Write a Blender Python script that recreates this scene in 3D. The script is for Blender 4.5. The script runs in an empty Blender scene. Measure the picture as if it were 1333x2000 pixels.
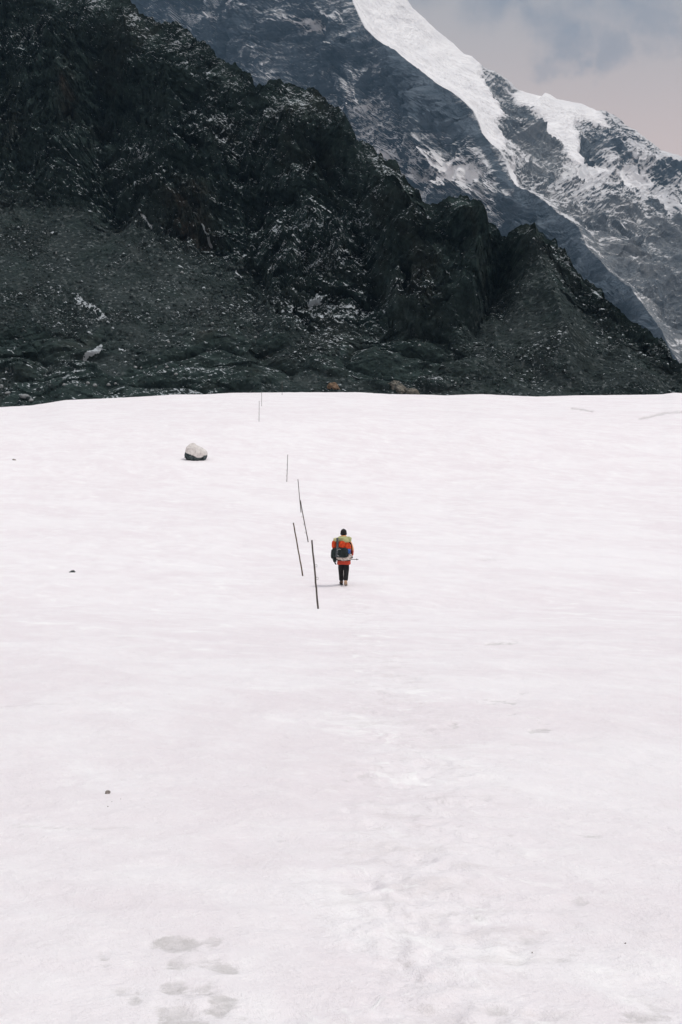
import bpy, math, random
import numpy as np
from mathutils import Vector, Matrix

random.seed(7)
RNG = np.random.default_rng(11)
scene = bpy.context.scene
COL = scene.collection

# ------------------------------------------------------------------ camera geometry
F = 2000 * 50.0 / 36.0            # focal length in photo pixels (1333 x 2000)
CX, CY = 666.5, 1000.0
CAMZ = 1.7
PITCH = math.atan(150.0 / F)
CP, SP = math.cos(PITCH), math.sin(PITCH)

def pt(px, py, d):
    """world point seen at photo pixel (px,py) at ground distance d (arrays fine)"""
    a = (np.asarray(px, float) - CX) / F
    b = (CY - np.asarray(py, float)) / F
    y = CP + b * SP
    z = -SP + b * CP
    s = d / y
    return np.stack(np.broadcast_arrays(a * s, d + 0 * s, z * s + CAMZ), -1)

def proj(P):
    x, y, z = P[..., 0], P[..., 1], P[..., 2] - CAMZ
    w = y * CP - z * SP
    v = y * SP + z * CP
    return CX + F * x / w, CY - F * v / w

# ------------------------------------------------------------------ numpy noise
_perm = np.random.default_rng(3).permutation(256).astype(np.int32)
_perm = np.concatenate([_perm, _perm, _perm])
_g = np.random.default_rng(5).normal(size=(256, 3))
_g /= np.linalg.norm(_g, axis=1)[:, None]

def pnoise(P):
    P = np.asarray(P, float)
    i = np.floor(P).astype(np.int64)
    f = P - i
    i = (i & 255).astype(np.int32)
    u = f * f * f * (f * (f * 6 - 15) + 10)
    out = 0
    for dx in (0, 1):
        wx = u[..., 0] if dx else 1 - u[..., 0]
        hx = _perm[i[..., 0] + dx]
        for dy in (0, 1):
            wy = u[..., 1] if dy else 1 - u[..., 1]
            hy = _perm[(hx + i[..., 1] + dy) & 511]
            for dz in (0, 1):
                wz = u[..., 2] if dz else 1 - u[..., 2]
                h = _perm[(hy + i[..., 2] + dz) & 511]
                g = _g[h]
                dot = g[..., 0] * (f[..., 0] - dx) + g[..., 1] * (f[..., 1] - dy) + g[..., 2] * (f[..., 2] - dz)
                out = out + wx * wy * wz * dot
    return out * 1.5

def fbm(P, octs=4, gain=.5, lac=2.03):
    s, a, q = 0, 1.0, np.asarray(P, float)
    for k in range(octs):
        s = s + a * pnoise(q)
        q = q * lac + 17.3
        a *= gain
    return s

def ridged(P, octs=4, gain=.55, lac=2.07):
    s, a, q, w = 0, 1.0, np.asarray(P, float), 1.0
    for k in range(octs):
        n = 1 - np.abs(pnoise(q)) * 1.6
        n = n * n * w
        s = s + a * n
        w = np.clip(n * 1.4, 0, 1)
        q = q * lac + 9.1
        a *= gain
    return s

def facets(P, seed=0):
    """broken rock faces: every Voronoi cell is a tilted plane"""
    sh = P.shape[:-1]
    P = P.reshape(-1, 3)
    base = np.floor(P).astype(np.int64)
    best = np.full(len(P), 1e9); out = np.zeros(len(P))
    tab = np.random.default_rng(100 + seed).uniform(size=(256, 7))
    for dx in (-1, 0, 1):
        for dy in (-1, 0, 1):
            for dz in (-1, 0, 1):
                c = base + np.array([dx, dy, dz])
                h = _perm[(_perm[(_perm[c[:, 0] & 255] + c[:, 1]) & 255] + c[:, 2]) & 255]
                t = tab[h]
                r = P - c - t[:, :3]
                d2 = (r * r).sum(1)
                k = d2 < best
                best = np.where(k, d2, best)
                v = (r * (t[:, 3:6] - .5)).sum(1) * 2.2 + (t[:, 6] - .5) * .7
                out = np.where(k, v, out)
    return out.reshape(sh)

def sstep(a, b, x):
    t = np.clip((np.asarray(x, float) - a) / (b - a), 0, 1)
    return t * t * (3 - 2 * t)

def seg_dist(U, V, pts):
    """distance in pixels to a polyline + signed side"""
    best = np.full(np.shape(U), 1e9)
    for (x0, y0), (x1, y1) in zip(pts[:-1], pts[1:]):
        dx, dy = x1 - x0, y1 - y0
        t = np.clip(((U - x0) * dx + (V - y0) * dy) / (dx * dx + dy * dy + 1e-9), 0, 1)
        best = np.minimum(best, np.hypot(U - x0 - t * dx, V - y0 - t * dy))
    return best

def poly_sd(U, V, poly):
    """signed pixel distance to a polygon, positive inside"""
    ins = np.zeros(np.shape(U), bool)
    n = len(poly)
    for k in range(n):
        x0, y0 = poly[k]
        x1, y1 = poly[(k + 1) % n]
        c = ((y0 > V) != (y1 > V))
        with np.errstate(divide='ignore', invalid='ignore'):
            xi = (x1 - x0) * (V - y0) / ((y1 - y0) if y1 != y0 else 1e-9) + x0
        ins ^= c & (U < xi)
    d = seg_dist(U, V, list(poly) + [poly[0]])
    return np.where(ins, d, -d)

def gaussians(U, V, lst):
    s = 0
    for cx, cy, rx, ry, a in lst:
        s = s + a * np.exp(-((U - cx) / rx) ** 2 - ((V - cy) / ry) ** 2)
    return s

# ------------------------------------------------------------------ object helpers
def tag(o, label=None, cat=None, group=None, kind=None):
    if label: o['label'] = label
    if cat: o['category'] = cat
    if group: o['group'] = group
    if kind: o['kind'] = kind
    return o

def empty(name, loc=(0, 0, 0), rz=0.0):
    o = bpy.data.objects.new(name, None)
    COL.objects.link(o)
    o.empty_display_size = .1
    o.location = loc
    o.rotation_euler = (0, 0, rz)
    return o

def link_mesh(name, me, mat=None, parent=None):
    o = bpy.data.objects.new(name, me)
    COL.objects.link(o)
    if mat is not None:
        me.materials.clear()
        me.materials.append(mat)
    if parent is not None:
        o.parent = parent
    return o

def mesh_from(name, V, Fc, mat=None, parent=None, smooth=True):
    me = bpy.data.meshes.new(name)
    me.from_pydata([tuple(v) for v in V], [], [tuple(f) for f in Fc])
    me.update()
    me.polygons.foreach_set('use_smooth', [smooth] * len(me.polygons))
    return link_mesh(name, me, mat, parent)

def grid_obj(name, P, mat, attrs=None, smooth=False, flip=False):
    n, m = P.shape[:2]
    idx = np.arange(n * m).reshape(n, m)
    q = np.stack([idx[:-1, :-1], idx[:-1, 1:], idx[1:, 1:], idx[1:, :-1]], -1).reshape(-1, 4)
    if flip: q = q[:, ::-1]
    return raw_obj(name, P.reshape(-1, 3), q, mat, {k: v.reshape(-1) for k, v in (attrs or {}).items()}, smooth)

def raw_obj(name, V, Q, mat, attrs=None, smooth=False):
    me = bpy.data.meshes.new(name)
    k = Q.shape[1]
    me.vertices.add(len(V))
    me.vertices.foreach_set('co', np.ascontiguousarray(V, np.float32).ravel())
    me.loops.add(Q.size)
    me.loops.foreach_set('vertex_index', np.ascontiguousarray(Q, np.int32).ravel())
    me.polygons.add(len(Q))
    me.polygons.foreach_set('loop_start', np.arange(0, Q.size, k, dtype=np.int32))
    me.polygons.foreach_set('use_smooth', np.full(len(Q), smooth))
    me.update(calc_edges=True)
    for nm, v in (attrs or {}).items():
        a = me.attributes.new(nm, 'FLOAT', 'POINT')
        a.data.foreach_set('value', np.ascontiguousarray(v, np.float32))
    me.validate()
    return link_mesh(name, me, mat)

# ------------------------------------------------------------------ node helpers
class NT:
    def __init__(s, name):
        s.mat = bpy.data.materials.new(name)
        s.mat.use_nodes = True
        s.t = s.mat.node_tree
        s.bsdf = s.t.nodes['Principled BSDF']
        s.pos = s.t.nodes.new('ShaderNodeTexCoord').outputs['Object']
    def put(s, sock, v):
        if isinstance(v, bpy.types.NodeSocket): s.t.links.new(v, sock)
        elif v is not None:
            if hasattr(sock.default_value, '__len__') and not hasattr(v, '__len__'):
                v = (v, v, v)
            if hasattr(sock.default_value, '__len__') and len(sock.default_value) == 4 and len(v) == 3:
                v = (*v, 1)
            sock.default_value = v
    def math(s, op, a, b=None, c=None, clamp=False):
        n = s.t.nodes.new('ShaderNodeMath'); n.operation = op; n.use_clamp = clamp
        for k, v in enumerate((a, b, c)): s.put(n.inputs[k], v)
        return n.outputs[0]
    def noise(s, scale, detail=4, rough=.55, vec=None, dist=0.0, lac=2.0):
        n = s.t.nodes.new('ShaderNodeTexNoise')
        s.put(n.inputs['Vector'], vec or s.pos)
        n.inputs['Scale'].default_value = scale
        n.inputs['Detail'].default_value = detail
        n.inputs['Roughness'].default_value = rough
        n.inputs['Distortion'].default_value = dist
        n.inputs['Lacunarity'].default_value = lac
        return n.outputs['Fac']
    def voronoi(s, scale, vec=None, feature='F1', out='Distance', rnd=1.0):
        n = s.t.nodes.new('ShaderNodeTexVoronoi')
        n.feature = feature
        s.put(n.inputs['Vector'], vec or s.pos)
        n.inputs['Scale'].default_value = scale
        n.inputs['Randomness'].default_value = rnd
        return n.outputs[out]
    def mapping(s, rot=(0, 0, 0), scale=(1, 1, 1), vec=None, loc=(0, 0, 0)):
        # rotate first, then scale (two nodes keeps the stretch along the rotated axis)
        a = s.t.nodes.new('ShaderNodeMapping')
        s.put(a.inputs['Vector'], vec or s.pos)
        a.inputs['Rotation'].default_value = rot
        a.inputs['Location'].default_value = loc
        b = s.t.nodes.new('ShaderNodeMapping')
        s.t.links.new(a.outputs[0], b.inputs['Vector'])
        b.inputs['Scale'].default_value = scale
        return b.outputs[0]
    def attr(s, name):
        n = s.t.nodes.new('ShaderNodeAttribute'); n.attribute_name = name
        return n.outputs['Fac']
    def ss(s, a, b, x, lo=0.0, hi=1.0):
        n = s.t.nodes.new('ShaderNodeMapRange'); n.interpolation_type = 'SMOOTHSTEP'
        s.put(n.inputs['Value'], x)
        n.inputs['From Min'].default_value = a; n.inputs['From Max'].default_value = b
        n.inputs['To Min'].default_value = lo; n.inputs['To Max'].default_value = hi
        return n.outputs[0]
    def mix(s, f, a, b):
        n = s.t.nodes.new('ShaderNodeMix'); n.data_type = 'RGBA'
        s.put(n.inputs[0], f); s.put(n.inputs[6], a); s.put(n.inputs[7], b)
        return n.outputs[2]
    def nz(s):
        g = s.t.nodes.new('ShaderNodeNewGeometry')
        x = s.t.nodes.new('ShaderNodeSeparateXYZ')
        s.t.links.new(g.outputs['Normal'], x.inputs[0])
        return x.outputs['Z']
    def bump(s, h, strength, dist):
        n = s.t.nodes.new('ShaderNodeBump')
        n.inputs['Strength'].default_value = strength
        n.inputs['Distance'].default_value = dist
        s.put(n.inputs['Height'], h)
        s.t.links.new(n.outputs[0], s.bsdf.inputs['Normal'])
    def done(s, col, rough=.9, spec=.2):
        s.put(s.bsdf.inputs['Base Color'], col)
        s.put(s.bsdf.inputs['Roughness'], rough)
        s.put(s.bsdf.inputs['Specular IOR Level'], spec)
        return s.mat

def cloth(name, c, var=.25, scale=30, rough=.8):
    n = NT(name)
    a = tuple(x * (1 - var) for x in c); b = tuple(min(1, x * (1 + var)) for x in c)
    k = n.noise(scale, 4, .6)
    n.bump(n.noise(scale * 1.4, 3, .6), .5, .01)
    return n.done(n.mix(n.ss(.35, .65, k), a, b), rough, .25)

# ------------------------------------------------------------------ materials
def mat_snow():
    n = NT('glacier snow')
    wet, trail, dirt = n.attr('wet'), n.attr('trail'), n.attr('dirt')
    v1 = n.mapping(rot=(0, 0, -.55), scale=(.20, .085, 1))
    big = n.noise(1.0, 5, .6, v1, 1.0)
    v2 = n.mapping(rot=(0, 0, -.5), scale=(1.25, .60, 1))
    mid = n.noise(1.0, 6, .65, v2, .6)
    v3 = n.mapping(rot=(0, 0, -.4), scale=(8, 6, 6))
    fin = n.noise(1.0, 6, .7, v3)
    t = n.math('ADD', n.math('MULTIPLY', big, .50), n.math('MULTIPLY', mid, .50))
    col = n.mix(n.ss(.36, .62, t), SNOW_A, SNOW_B)
    # bright clean streaks
    st = n.ss(.58, .72, mid)
    col = n.mix(n.math('MULTIPLY', st, .55), col, SNOW_C)
    # grey granular specks, strongest on the trodden way
    sp = n.ss(.60, .74, fin)
    amt = n.math('MULTIPLY_ADD', trail, .42, .16)
    col = n.mix(n.math('MULTIPLY', sp, amt), col, (.56, .53, .53))
    tn = n.ss(.52, .66, n.noise(1.0, 5, .62, n.mapping(rot=(0, 0, -.25), scale=(1.6, 3.2, 2))))
    col = n.mix(n.math('MULTIPLY', tn, n.math('MULTIPLY', trail, .26)), col, (.62, .58, .575))
    # crust grain: fine light and dark flecks
    gr = n.noise(1.0, 5, .75, n.mapping(rot=(0, 0, -.4), scale=(15, 24, 15)))
    col = n.mix(n.math('MULTIPLY', n.ss(.46, .28, gr), n.math('MULTIPLY_ADD', trail, .22, .16)), col, (.62, .585, .595))
    col = n.mix(n.math('MULTIPLY', n.ss(.56, .70, gr), .55), col, SNOW_C)
    cr = n.noise(1.0, 7, .72, n.mapping(rot=(0, 0, -.35), scale=(2.6, 1.5, 2)), .8)
    col = n.mix(n.math('MULTIPLY', n.ss(.54, .66, cr), n.math('MULTIPLY_ADD', trail, .5, .25)), col, SNOW_C)
    col = n.mix(n.math('MULTIPLY', n.ss(.43, .33, cr), n.math('MULTIPLY_ADD', trail, .26, .08)), col, (.64, .60, .61))
    wf = n.noise(7, 7, .75)
    wn = n.ss(.28, .74, n.math('MULTIPLY_ADD', n.math('SUBTRACT', wf, .5), 3.0, wet))
    wn = n.math('MULTIPLY', wn, n.ss(.25, .7, n.noise(5, 5, .7), .55, 1.0))
    wn = n.math('MULTIPLY', wn, n.ss(.2, .9, wet, .5, 1.0))
    col = n.mix(n.math('MULTIPLY', wn, n.ss(.36, .62, n.noise(13, 6, .75), .42, .80)), col, (.50, .485, .477))
    dn = n.math('MULTIPLY', dirt, n.ss(.3, .6, n.noise(9, 4, .7)), clamp=True)
    col = n.mix(n.math('MULTIPLY', dn, .8), col, (.28, .26, .25))
    h = n.math('ADD', n.math('ADD', n.math('MULTIPLY', mid, .4), n.math('MULTIPLY', fin, .4)), n.math('ADD', n.math('MULTIPLY', gr, .25), n.math('MULTIPLY', cr, .5)))
    n.bump(h, .7, .09)
    return n.done(col, .75, .15)

SNOW_A = (.828, .779, .809)
SNOW_B = (.89, .868, .890)
SNOW_C = (.955, .95, .955)

def mat_ridge():
    n = NT('dark schist ridge')
    amt, scree, warm = n.attr('snowy'), n.attr('scree'), n.attr('warm')
    nz = n.nz()
    vb = n.mapping(rot=(0, -.50, 0), scale=(.06, .1, .42))
    bed = n.noise(1.0, 8, .68, vb, 1.2)
    mid = n.noise(.5, 8, .7)
    fine = n.noise(2.6, 6, .7)
    k = n.math('ADD', n.math('MULTIPLY', bed, .5), n.math('MULTIPLY', mid, .5))
    rock = n.mix(n.ss(.38, .64, k), (.0062, .0130, .0122), (.033, .0535, .0495))
    wv = n.ss(.5, .68, n.noise(.045, 5, .6, None, .8))
    rock = n.mix(n.math('MULTIPLY', wv, .35), rock, (.026, .025, .020))
    rock = n.mix(warm, rock, n.mix(n.ss(.35, .65, mid), (.016, .014, .011), (.060, .050, .039)))
    g = n.math('ADD', n.math('MULTIPLY', fine, .4), n.math('MULTIPLY', n.noise(.9, 6, .7), .3))
    g = n.math('MULTIPLY_ADD', n.noise(.06, 5, .6, None, .5), .3, g)
    scr = n.mix(n.ss(.36, .66, g), (.0088, .0148, .0148), (.039, .0505, .0505))
    peb = n.voronoi(1.9, out='Color')
    pg = n.t.nodes.new('ShaderNodeSeparateColor'); n.t.links.new(peb, pg.inputs[0])
    scr = n.mix(n.ss(.86, .96, pg.outputs[0], 0, .7), scr, (.115, .134, .136))
    col = n.mix(n.math('MULTIPLY', scree, n.ss(.3, .6, n.noise(.12, 5, .6), .45, 1.0)), rock, scr)
    run = n.noise(1.0, 6, .65, n.mapping(rot=(0, -.80, 0), scale=(.035, .05, .35)), .6)
    col = n.mix(n.math('MULTIPLY', n.math('MULTIPLY', scree, n.ss(.50, .68, run)), .45), col, (.060, .073, .0725))
    # thin snow caught on ledges
    dash = n.noise(1.0, 3.5, .62, n.mapping(rot=(0, -.58, .0), scale=(.62, .8, 2.7)), .7)
    dash2 = n.noise(1.0, 3.5, .62, n.mapping(rot=(0, .25, .0), scale=(.5, .7, 2.2)), 1.1)
    dsh = n.math('MAXIMUM', dash, n.math('SUBTRACT', dash2, .03))
    patch = n.noise(.075, 5, .62, None, .7)
    zone = n.math('MULTIPLY_ADD', n.math('SUBTRACT', patch, .5), 1.5, n.math('MULTIPLY', amt, 1.25))
    zone = n.ss(-.55, .75, zone, .12, .92)
    s = n.math('MULTIPLY_ADD', zone, .34, dsh)
    s = n.math('MULTIPLY_ADD', n.math('SUBTRACT', nz, .5), .20, s)
    s = n.math('MULTIPLY_ADD', n.math('SUBTRACT', fine, .5), .34, s)
    s = n.math('MULTIPLY_ADD', scree, -.075, s)
    s = n.math('ADD', s, n.ss(.75, 1.2, amt, 0, .5))
    f = n.ss(.745, .81, s)
    col = n.mix(n.math('MULTIPLY', f, .85), col, (.47, .52, .555))
    n.bump(n.math('ADD', n.math('MULTIPLY', fine, .6), n.math('MULTIPLY', mid, .6)), .6, .5)
    return n.done(col, .92, .12)

def mat_mountain():
    n = NT('high mountain rock and snow')
    amt, warm, left = n.attr('snowy'), n.attr('warm'), n.attr('left')
    nz = n.nz()
    # near level strata on the left wall, fall-line streaks on the right one
    vl = n.mapping(rot=(0, .08, .0), scale=(.014, .012, .105))
    lv = n.noise(1.0, 8, .66, vl, .4)
    vr = n.mapping(rot=(0, -.72, 0), scale=(.013, .014, .062))
    rv = n.noise(1.0, 8, .68, vr, .9)
    st = n.math('ADD', n.math('MULTIPLY', lv, left), n.math('MULTIPLY', rv, n.math('SUBTRACT', 1.0, left)))
    mid = n.noise(.022, 9, .68)
    fine = n.noise(.16, 7, .72)
    k = n.math('ADD', n.math('MULTIPLY', st, .5), n.math('MULTIPLY', mid, .5))
    rock = n.mix(n.ss(.36, .64, k), (.040, .058, .078), (.120, .155, .190))
    rw = n.mix(n.ss(.36, .64, k), (.145, .162, .178), (.33, .345, .355))
    rock = n.mix(warm, rock, rw)
    s = n.math('MULTIPLY_ADD', n.math('SUBTRACT', st, .5), 1.5, amt)
    s = n.math('MULTIPLY_ADD', n.math('SUBTRACT', fine, .5), .9, s)
    s = n.math('MULTIPLY_ADD', n.math('SUBTRACT', mid, .5), .8, s)
    s = n.math('MULTIPLY_ADD', n.math('SUBTRACT', nz, .45), .5, s)
    f = n.ss(.47, .66, s)
    snow = n.mix(n.ss(.35, .65, mid), (.80, .79, .80), (.93, .92, .92))
    col = n.mix(n.math('MULTIPLY', f, n.ss(.5, 1.2, amt, .62, 1.0)), rock, snow)
    n.bump(n.math('MULTIPLY', n.math('ADD', fine, mid), n.math('SUBTRACT', 1.06, f)), .8, 6.0)
    return n.done(col, .92, .1)

def mat_ground():
    n = NT('valley gravel')
    return n.done(n.mix(n.noise(.2, 8, .7), (.03, .035, .036), (.10, .10, .10)), .95, .1)

M_SNOW, M_RIDGE, M_MTN, M_GROUND = mat_snow(), mat_ridge(), mat_mountain(), mat_ground()

# ------------------------------------------------------------------ snow field
PROF = [(-60, None), (-20, None), (5.1, 2000), (41, 1189), (46.8, 1143), (52, 1125), (66, 1059), (84, 1001), (103, 941),
        (139, 823), (165, 793), (185, 772.5), (196, 769)]
pd, pz = [], []
for d, y in PROF:
    pd.append(d)
    pz.append(-.08 * d if y is None else float(pt(CX, y, d)[2]))
pd += [206, 222, 245, 300, 420]
ztop = pz[-1]
pz += [ztop - .35, ztop - 1.6, ztop - 4.2, ztop - 12, ztop - 30]
_dg = np.linspace(-60, 420, 4801)
_zg = np.interp(_dg, pd, pz)
_w = np.hanning(121); _w /= _w.sum()
_zs = np.convolve(np.pad(_zg, 60, mode='edge'), _w, mode='valid')
_bl = sstep(8, 30, _dg)
_zg = _zg * (1 - _bl) + _zs * _bl
CREST = np.array([(-400, 830), (-120, 806), (0, 795), (60, 792), (100, 786), (130, 781), (200, 778), (300, 773), (345, 770.5), (400, 770.5), (450, 767.5),
                  (560, 766), (700, 765.5), (760, 769), (830, 770), (870, 771.5), (940, 769), (1000, 772), (1050, 774), (1120, 772), (1240, 771),
                  (1290, 770), (1315, 766.5), (1345, 768), (1450, 768), (1800, 760)], float)

def snow_base(x, y):
    x = np.asarray(x, float); y = np.asarray(y, float)
    z = np.interp(y, _dg, _zg)
    yy = np.maximum(y, 30)
    px = CX + F * x / yy
    yc = np.interp(px, CREST[:, 0], CREST[:, 1])
    z = z + (769.5 - yc) / F * yy * sstep(60, 190, y)
    return z

def snow_z(x, y, fine=True):
    x = np.asarray(x, float); y = np.asarray(y, float)
    z = snow_base(x, y)
    damp = 1 - .75 * sstep(120, 185, y)
    P = np.stack(np.broadcast_arrays(x, y, 0 * x), -1)
    near = sstep(2, 16, y)
    z = z + damp * (.16 * fbm(P / np.array([16, 26, 1]), 2) * near + .040 * fbm(P / np.array([3.2, 6.0, 1]) + 4, 3) * (.35 + .65 * near))
    if fine:
        r = np.hypot(x, y)
        fz = 1 - sstep(30, 70, r)
        z = z + .024 * fbm(P / np.array([.85, 1.5, 1]) + 8, 3) * (.6 + .4 * near)
        z = z + fz * (.012 * fbm(P / np.array([.34, .24, 1]) + 3, 3))
    return z

def hit(px, py):
    """where the ray through a photo pixel meets the snow"""
    d = np.concatenate([np.linspace(3, 60, 2400), np.linspace(60.02, 260, 6000)])
    P = pt(px, py, d)
    below = P[:, 2] <= snow_z(P[:, 0], P[:, 1])
    i = int(np.argmax(below))
    return P[i]

def build_snow():
    ny, nx = 900, 640
    yk = np.concatenate([np.linspace(-14, 2.8, 24), 3.0 * np.exp(np.linspace(0, math.log(215 / 3.0), ny)), np.linspace(217, 330, 40)])
    s = np.linspace(-1, 1, nx)
    s = np.sign(s) * (0.62 * np.abs(s) + .38 * np.abs(s) ** 3)
    half = 9 + .52 * np.maximum(yk, 0)
    X = s[None, :] * half[:, None]
    Y = np.repeat(yk[:, None], nx, 1)
    Z = snow_z(X, Y)
    P = np.stack([X, Y, Z], -1)
    U, V = proj(np.where(P[..., 1:2] < 2, np.array([0, 1e6, 0]), P))
    W = P / np.array([.22, .30, 1]); W[..., 2] = 0
    j = 1.3 * fbm(P * np.array([7, 5, 0]) + 7, 4)
    # melted boot prints and slush (photo pixels -> where they lie on the snow)
    wet = np.zeros_like(U)
    for cx, cy, rx, ry, a in [(340, 1836, 46, 15, .95), (352, 1850, 34, 12, .75), (418, 1838, 26, 18, .75), (395, 1852, 30, 10, .5), (352, 1890, 30, 12, .85), (415, 1884, 45, 13, .75),
                              (345, 1922, 28, 18, .8), (372, 1941, 24, 12, .6), (430, 1958, 34, 30, .85), (345, 1968, 36, 28, .8), (360, 1992, 40, 20, .7), (268, 1953, 24, 16, .9), (238, 1938, 20, 9, .55),
                              (200, 1866, 14, 9, .7), (200, 1884, 16, 5, .5), (480, 1985, 26, 16, .5), (968, 1369, 26, 5, .6), (1002, 1372, 14, 4, .7), (1018, 1356, 9, 3, .6),
                              (1045, 1428, 13, 5, .7), (1063, 1426, 14, 5, .8), (1066, 1412, 12, 4, .5), (1000, 1396, 9, 5, .5), (888, 1416, 14, 4, .6), (832, 1431, 12, 4, .5), (1040, 1400, 18, 3, .5),
                              (1005, 1454, 20, 3, .4), (1305, 1682, 18, 7, .5), (900, 1896, 26, 8, .4), (1120, 1758, 22, 7, .5), (1275, 1985, 42, 16, .7), (1300, 1972, 25, 8, .6), (700, 1380, 30, 6, .35), (1228, 1902, 22, 8, .4),
                              (980, 1256, 34, 2.5, .9), (960, 1257, 14, 2.5, .8), (955, 1092, 26, 3, .5), (935, 1200, 2, 2, 0), (1240, 1950, 30, 14, .35), (560, 1640, 30, 6, .3), (1155, 1630, 28, 6, .5), (1100, 1868, 26, 7, .5)]:
        r = np.sqrt(((U - cx) / rx) ** 2 + ((V - cy) / ry) ** 2)
        wet = np.maximum(wet, a * sstep(1.5, .45, r + .75 * j))
    dirt = np.zeros_like(U)
    for poly, w, a in [([(1118, 797), (1140, 800), (1158, 804)], 1.6, .75), ([(1250, 818), (1275, 812), (1300, 806), (1333, 804), (1380, 806)], 2.0, .6), ([(955, 1257), (985, 1254)], 1.6, .35),
                       ([(1088, 1872), (1100, 1876), (1112, 1873)], 2.6, .9), ([(1215, 1991), (1232, 1991)], 3, .7), ([(1000, 1250), (1010, 1253)], 1, .3),
                       ([(0, 1381), (60, 1376), (130, 1373)], 1.2, .18), ([(60, 1612), (110, 1617), (260, 1617)], 1.5, .25), ([(20, 1612), (60, 1613)], 1.5, .25), ([(930, 1792), (942, 1796)], 2.2, .5)]:
        dd = seg_dist(U, V + 2 * j, poly)
        dirt = np.maximum(dirt, a * sstep(w * 1.6, w * .4, dd))
    tr = [(900, 2100), (860, 1900), (830, 1700), (800, 1500), (760, 1350), (715, 1230), (672, 1146)]
    tw = np.interp(V, [1140, 1250, 1400, 1700, 2000], [16, 60, 140, 260, 360])
    trail = sstep(1.2, .3, seg_dist(U, V, tr) / tw) * sstep(1130, 1160, V)
    far = [(672, 1143), (640, 1080), (610, 1000), (560, 930), (500, 860), (515, 800), (520, 770)]
    tw2 = np.interp(V, [770, 1140], [12, 26])
    trail = np.maximum(trail, .5 * sstep(1.3, .3, seg_dist(U, V, far) / tw2) * sstep(1150, 1120, V))
    for poly, w in [([(960, 772), (900, 790), (860, 815), (820, 830)], 22), ([(1000, 775), (930, 800), (880, 850), (1000, 880), (950, 950), (900, 990)], 40)]:
        trail = np.maximum(trail, .55 * sstep(1.2, .2, seg_dist(U, V, poly) / w))
    trail = np.maximum(trail, .6 * sstep(1.2, .2, np.hypot((U - 1240) / 160, (V - 1900) / 110)))
    rt = np.random.default_rng(21)
    trp = np.array([(870, 2060, 150), (850, 1850, 120), (830, 1700, 100), (805, 1500, 80), (765, 1350, 55), (715, 1230, 26), (674, 1150, 8), (640, 1080, 6), (610, 1000, 6), (562, 930, 6), (505, 860, 6), (515, 800, 4)], float)
    prints = np.zeros_like(U)
    cnt = 0
    for k in range(420):
        q = rt.uniform(0, len(trp) - 1.001)
        i0 = int(q); fq = q - i0
        c = trp[i0] * (1 - fq) + trp[i0 + 1] * fq
        px_, py_ = c[0] + rt.normal() * c[2] * .75, c[1] + rt.normal() * 10
        if not (0 < px_ < 1333 and 775 < py_ < 1998): continue
        h_ = hit(px_, py_)
        big = rt.uniform(.55, 1.0)
        r0, r1 = np.searchsorted(yk, [h_[1] - .4, h_[1] + .4])
        if r1 - r0 < 1: continue
        a_ = rt.normal() * .35
        x_, y_ = X[r0:r1] - h_[0], Y[r0:r1] - h_[1]
        xr, yr = x_ * math.cos(a_) + y_ * math.sin(a_), -x_ * math.sin(a_) + y_ * math.cos(a_)
        rr = np.sqrt((xr / (.075 * big)) ** 2 + (yr / (.15 * big)) ** 2) + .45 * j[r0:r1]
        am_ = rt.uniform(.35, 1.0)
        prints[r0:r1] += am_ * (-sstep(1.15, .55, rr) + .45 * np.exp(-((rr - 1.35) / .28) ** 2))
        wet[r0:r1] = np.maximum(wet[r0:r1], rt.uniform(-.1, .45) * sstep(1.2, .5, rr))
    dent = wet * np.clip(Y / 30, .35, 1.2)
    Z = Z + .013 * np.clip(prints, -1.2, .6) - .045 * dent - .03 * dirt * np.clip(Y / 20, .5, 4)
    fz = 1 - sstep(18, 60, Y)
    Z = Z + trail * fz * (.014 * fbm(P / np.array([.24, .26, 1]) + 1, 4) - .012 * sstep(.25, .6, pnoise(P / np.array([.5, .42, 1]) + 30)))
    P[..., 2] = Z
    o = grid_obj('snow_field', P, M_SNOW, {'wet': wet, 'trail': trail, 'dirt': dirt}, smooth=True)
    tag(o, 'broad pinkish white glacier snow field rising to the rocks', 'snow field', kind='structure')
build_snow()

# ground far below and beyond everything
g = mesh_from('ground', [(-9000, -3000, -60), (9000, -3000, -60), (9000, 9000, -60), (-9000, 9000, -60)], [(0, 1, 2, 3)], M_GROUND)
tag(g, 'dark gravel valley ground under the mountains', 'ground', kind='structure')

# ------------------------------------------------------------------ front ridge
CREST_R = np.array([(-420, -330), (-200, -215), (0, -120), (100, -78), (200, -28), (251, 0), (266, 13), (272, 28), (302, 39), (332, 42), (353, 50), (368, 64), (392, 78), (407, 88), (417, 96), (425, 110),
                    (449, 125), (470, 135), (485, 138), (495, 159), (500, 172), (512, 168), (524, 158), (539, 159), (557, 160), (572, 171), (590, 179), (600, 178), (611, 172), (620, 178), (626, 190), (650, 205), (671, 226),
                    (686, 247), (698, 272), (714, 287), (728, 292), (740, 307), (758, 313), (776, 320), (788, 343), (809, 358), (825, 379), (828, 390), (836, 394), (867, 390), (876, 392), (899, 386),
                    (910, 384), (921, 389), (935, 393), (944, 402), (948, 413), (951, 432), (957, 434), (968, 431), (971, 442), (980, 453), (991, 452), (1002, 443), (1014, 440), (1032, 443), (1043, 451),
                    (1059, 458), (1072, 468), (1086, 469), (1092, 480), (1100, 487), (1118, 511), (1132, 527), (1141, 545), (1159, 560), (1177, 572), (1186, 585), (1206, 599), (1220, 612), (1231, 620),
                    (1249, 625), (1267, 639), (1283, 653), (1296, 668), (1305, 686), (1314, 704), (1330, 713), (1345, 724), (1400, 765), (1500, 800), (1650, 815)], float)

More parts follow.
